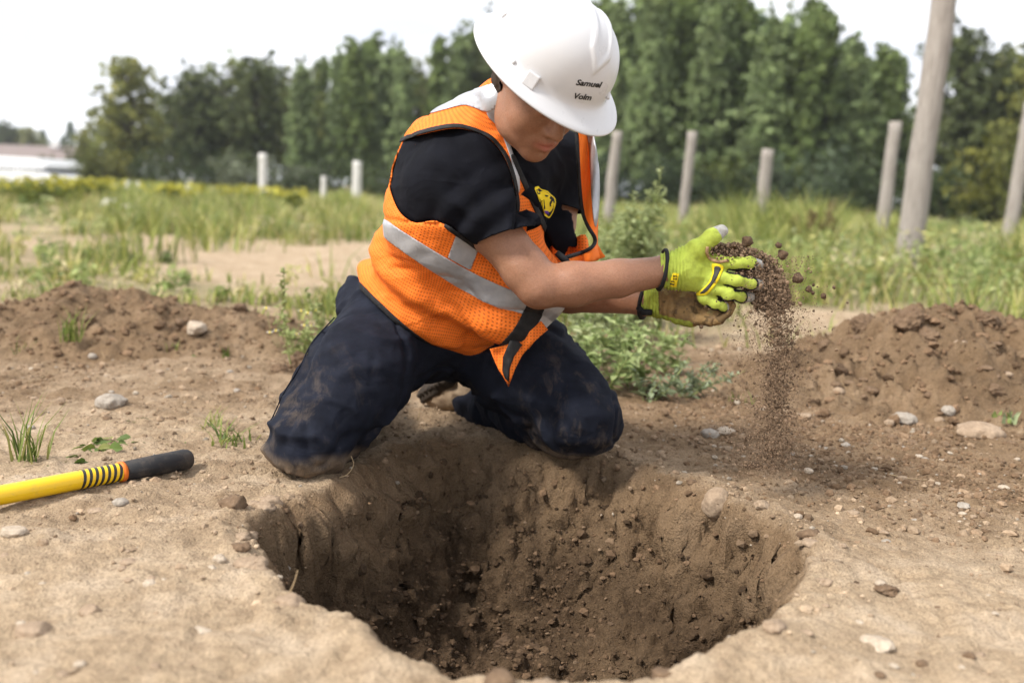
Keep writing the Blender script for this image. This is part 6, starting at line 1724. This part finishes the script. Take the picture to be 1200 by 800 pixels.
# fine dust grains round the stream
n4 = 16000; t = r.uniform(0, 1, n4); y4 = 320 + 240 * t; x4 = np.interp(y4, [320, 345, 420, 560], [905, 906, 908, 898]) + r.normal(size=n4) * np.interp(y4, [320, 345, 420, 560], [18, 24, 24, 27]); pos = pxs(x4, y4, 2.0 + r.normal(size=n4) * .05)
V, F, C = crumbs(pos, np.clip(.00055 * np.exp(r.normal(size=n4) * .4), .0003, .0014), np.array([.24, .165, .11]) * r.uniform(.6, 1.5, (n4, 1)), r, 1.0)
tag(link('falling_dust', mesh_data('falling_dust', V, F, False, {'col': C}), M_CRUMB), 'fine grains of soil drifting round the falling stream', 'soil', kind='stuff')
for k, (px, py, s, lab) in enumerate([(917, 298, 12, 'largest round crumb flying off to the right of the gloves'), (912, 288, 8, 'flying crumb just above the largest round one'), (875, 283, 13, 'crumb on top of the soil in the gloves'), (935, 326, 13, 'crumb flying lowest right of the soil cloud'), (948, 339, 8, 'flying crumb below the right edge of the soil cloud'), (965, 347, 7, 'flying crumb farthest to the right'), (952, 343, 5, 'tiny flying crumb second from the right'), (822, 383, 5, 'tiny crumb falling under the lower glove'), (860, 288, 9, 'crumb next to the thumb of the raised glove')]):
    V, F = rock(2, np.random.default_rng(840 + k), .35, 1.6, 2); R = s / 2 * 1.97 / FPX
    tag(link('flying_clod', mesh_data('flying_clod', V * R, F), MS['dark'], None, P(px, py, 1.985)), lab, 'clod', 'crumbs flying from the gloves')

# roots and straws
_m = M('dry_root', rough=.85, base=(.42, .31, .18)); M_ROOT = _m.m
for k, (pts, lab) in enumerate([([(398, 560), (408, 556), (415, 545), (412, 535)], 'pale rootlet curling up beside the left knee'), ([(341, 694), (346, 682), (350, 668)], 'thin straw sticking out of the left wall of the hole'), ([(610, 503), (612, 512), (616, 519)], 'straw dangling from the right trouser leg'), ([(672, 575), (690, 584), (700, 588)], 'fine root in the upper far wall of the hole'),
                                ([(490, 493), (492, 483), (494, 476)], 'short straw standing beside the boot'), ([(1040, 556), (1060, 560), (1085, 563)], 'long pale straw on the ground right of the hole'), ([(35, 448), (70, 436), (92, 430)], 'grey twig lying before the left heap'), ([(112, 400), (118, 410), (124, 420)], 'short twig stuck in the front of the left heap'), ([(545, 640), (552, 648), (550, 660)], 'root end in the middle of the far wall of the hole')]):
    q = np.array([on_soil(*p) for p in pts]); q = np.array([P(p[0], p[1], q[0][1] - .004 * j) for j, p in enumerate(pts)]) if k in (0, 1, 2, 3, 4, 8) else q; q = catmull(q, 4); q[:, 2] += .003
    q[:, 1] -= .006; V, F = tube(q, np.linspace(.0013, .0006, len(q)), 5); tag(obj('root_straw', V, F, M_ROOT, None, q[0]), lab, 'straw')

# ------------------------------------------------------------------ yellow handled tool lying on the sand
e = PG(222, 546); l = PG(0, 594); ax = unit(e - l); e = e + [0, 0, .022 + float(ground_z(e[:1], e[1:2])[0])]; l = l + [0, 0, .022 + max(0, float(ground_z(l[:1], l[1:2])[0]))]; ax = unit(l - e)
tool = empty('long_tool', e, 'yellow tool handle with black rubber grip, lying on the sand at left', 'tool')
def lathe_along(name, prof, mat, parent, n=28):
    u, w, _ = frame(ax); V, F, UV = [], [], []
    for (t, rr) in prof:
        for k in range(n + 1):
            a = 2 * PI * k / n; V.append(e + ax * t + rr * (math.cos(a) * u + math.sin(a) * w)); UV.append((k / n, t))
    for i in range(len(prof) - 1):
        for k in range(n): F.append([i * (n + 1) + k, i * (n + 1) + k + 1, (i + 1) * (n + 1) + k + 1, (i + 1) * (n + 1) + k])
    return obj(name, V, np.array(F)[:, ::-1], mat, parent, uv=UV)
_m = M('yellow_lacquer', rough=.35, spec=.5); _m.color(_m.mix(_m.ramp(_m.noise(50, 6, .7), [(.55, 0.0), (.8, .5)]), (.78, .50, .006), (.36, .25, .08))); M_YLQ = _m.m
_m = M('grip_rubber', rough=.7, spec=.3); _m.color(_m.mix(_m.ramp(_m.noise(20, 6, .75), [(.45, 0.0), (.75, .6)]), (.018, .018, .02), (.13, .10, .075))); _m.bump(_m.noise(200, 3), .3, .001); M_GRIP = _m.m
_m = M('hazard_stripes', rough=.4, spec=.5)
sp = _m.node('ShaderNodeSeparateXYZ'); _m.to(_m.tc.outputs['UV'], sp.inputs[0])
ph_ = _m.math('ADD', _m.math('MULTIPLY', sp.outputs[1], 2 * PI / .0125), _m.math('MULTIPLY', sp.outputs[0], 2 * PI * 2))
_m.color(_m.mix(_m.ramp(_m.math('ADD', _m.math('MULTIPLY', _m.math('SINE', ph_), .5), .5), [(.44, 0.0), (.54, 1.0)]), (.78, .50, .006), (.015, .014, .013))); M_HAZ = _m.m
_m = M('orange_collar', rough=.5, base=(.72, .17, .02)); M_OCO = _m.m
gl = float(np.linalg.norm(PG(146, 563) - PG(222, 546)))
lathe_along('grip', [(-.004, .0005), (-.0035, .010), (-.001, .017), (.004, .0205), (.014, .0222), (gl * .5, .0215), (gl, .0198), (gl, .012)], M_GRIP, tool)
lathe_along('collar', [(gl + .0005, .012), (gl + .0005, .0205), (gl + .009, .0205), (gl + .009, .012)], M_OCO, tool)
lathe_along('striped_band', [(gl + .0095, .0185), (gl + .095, .0182)], M_HAZ, tool)
lathe_along('shaft', [(gl + .0952, .0182), (gl + .14, .0182), (gl + 1.15, .0178), (gl + 1.15, .001)], M_YLQ, tool)

# ------------------------------------------------------------------ thin summer haze over the field and the wood
_m = bpy.data.materials.new('thin_haze'); _m.use_nodes = True
for n in list(_m.node_tree.nodes): _m.node_tree.nodes.remove(n)
_v = _m.node_tree.nodes.new('ShaderNodeVolumePrincipled'); _o = _m.node_tree.nodes.new('ShaderNodeOutputMaterial')
_v.inputs['Color'].default_value = (.90, .94, 1.0, 1); _v.inputs['Density'].default_value = .0005; _v.inputs['Anisotropy'].default_value = .2
_m.node_tree.links.new(_v.outputs['Volume'], _o.inputs['Volume'])
mb = MB(); mb.box((0, 95, 10.0), (130, 110, 11.7))
hz = mb.build('haze', None, None, (0, 0, 0), False); hz.data.materials.append(_m); hz.display_type = 'WIRE'
tag(hz, 'thin pale haze over the field', kind='stuff')
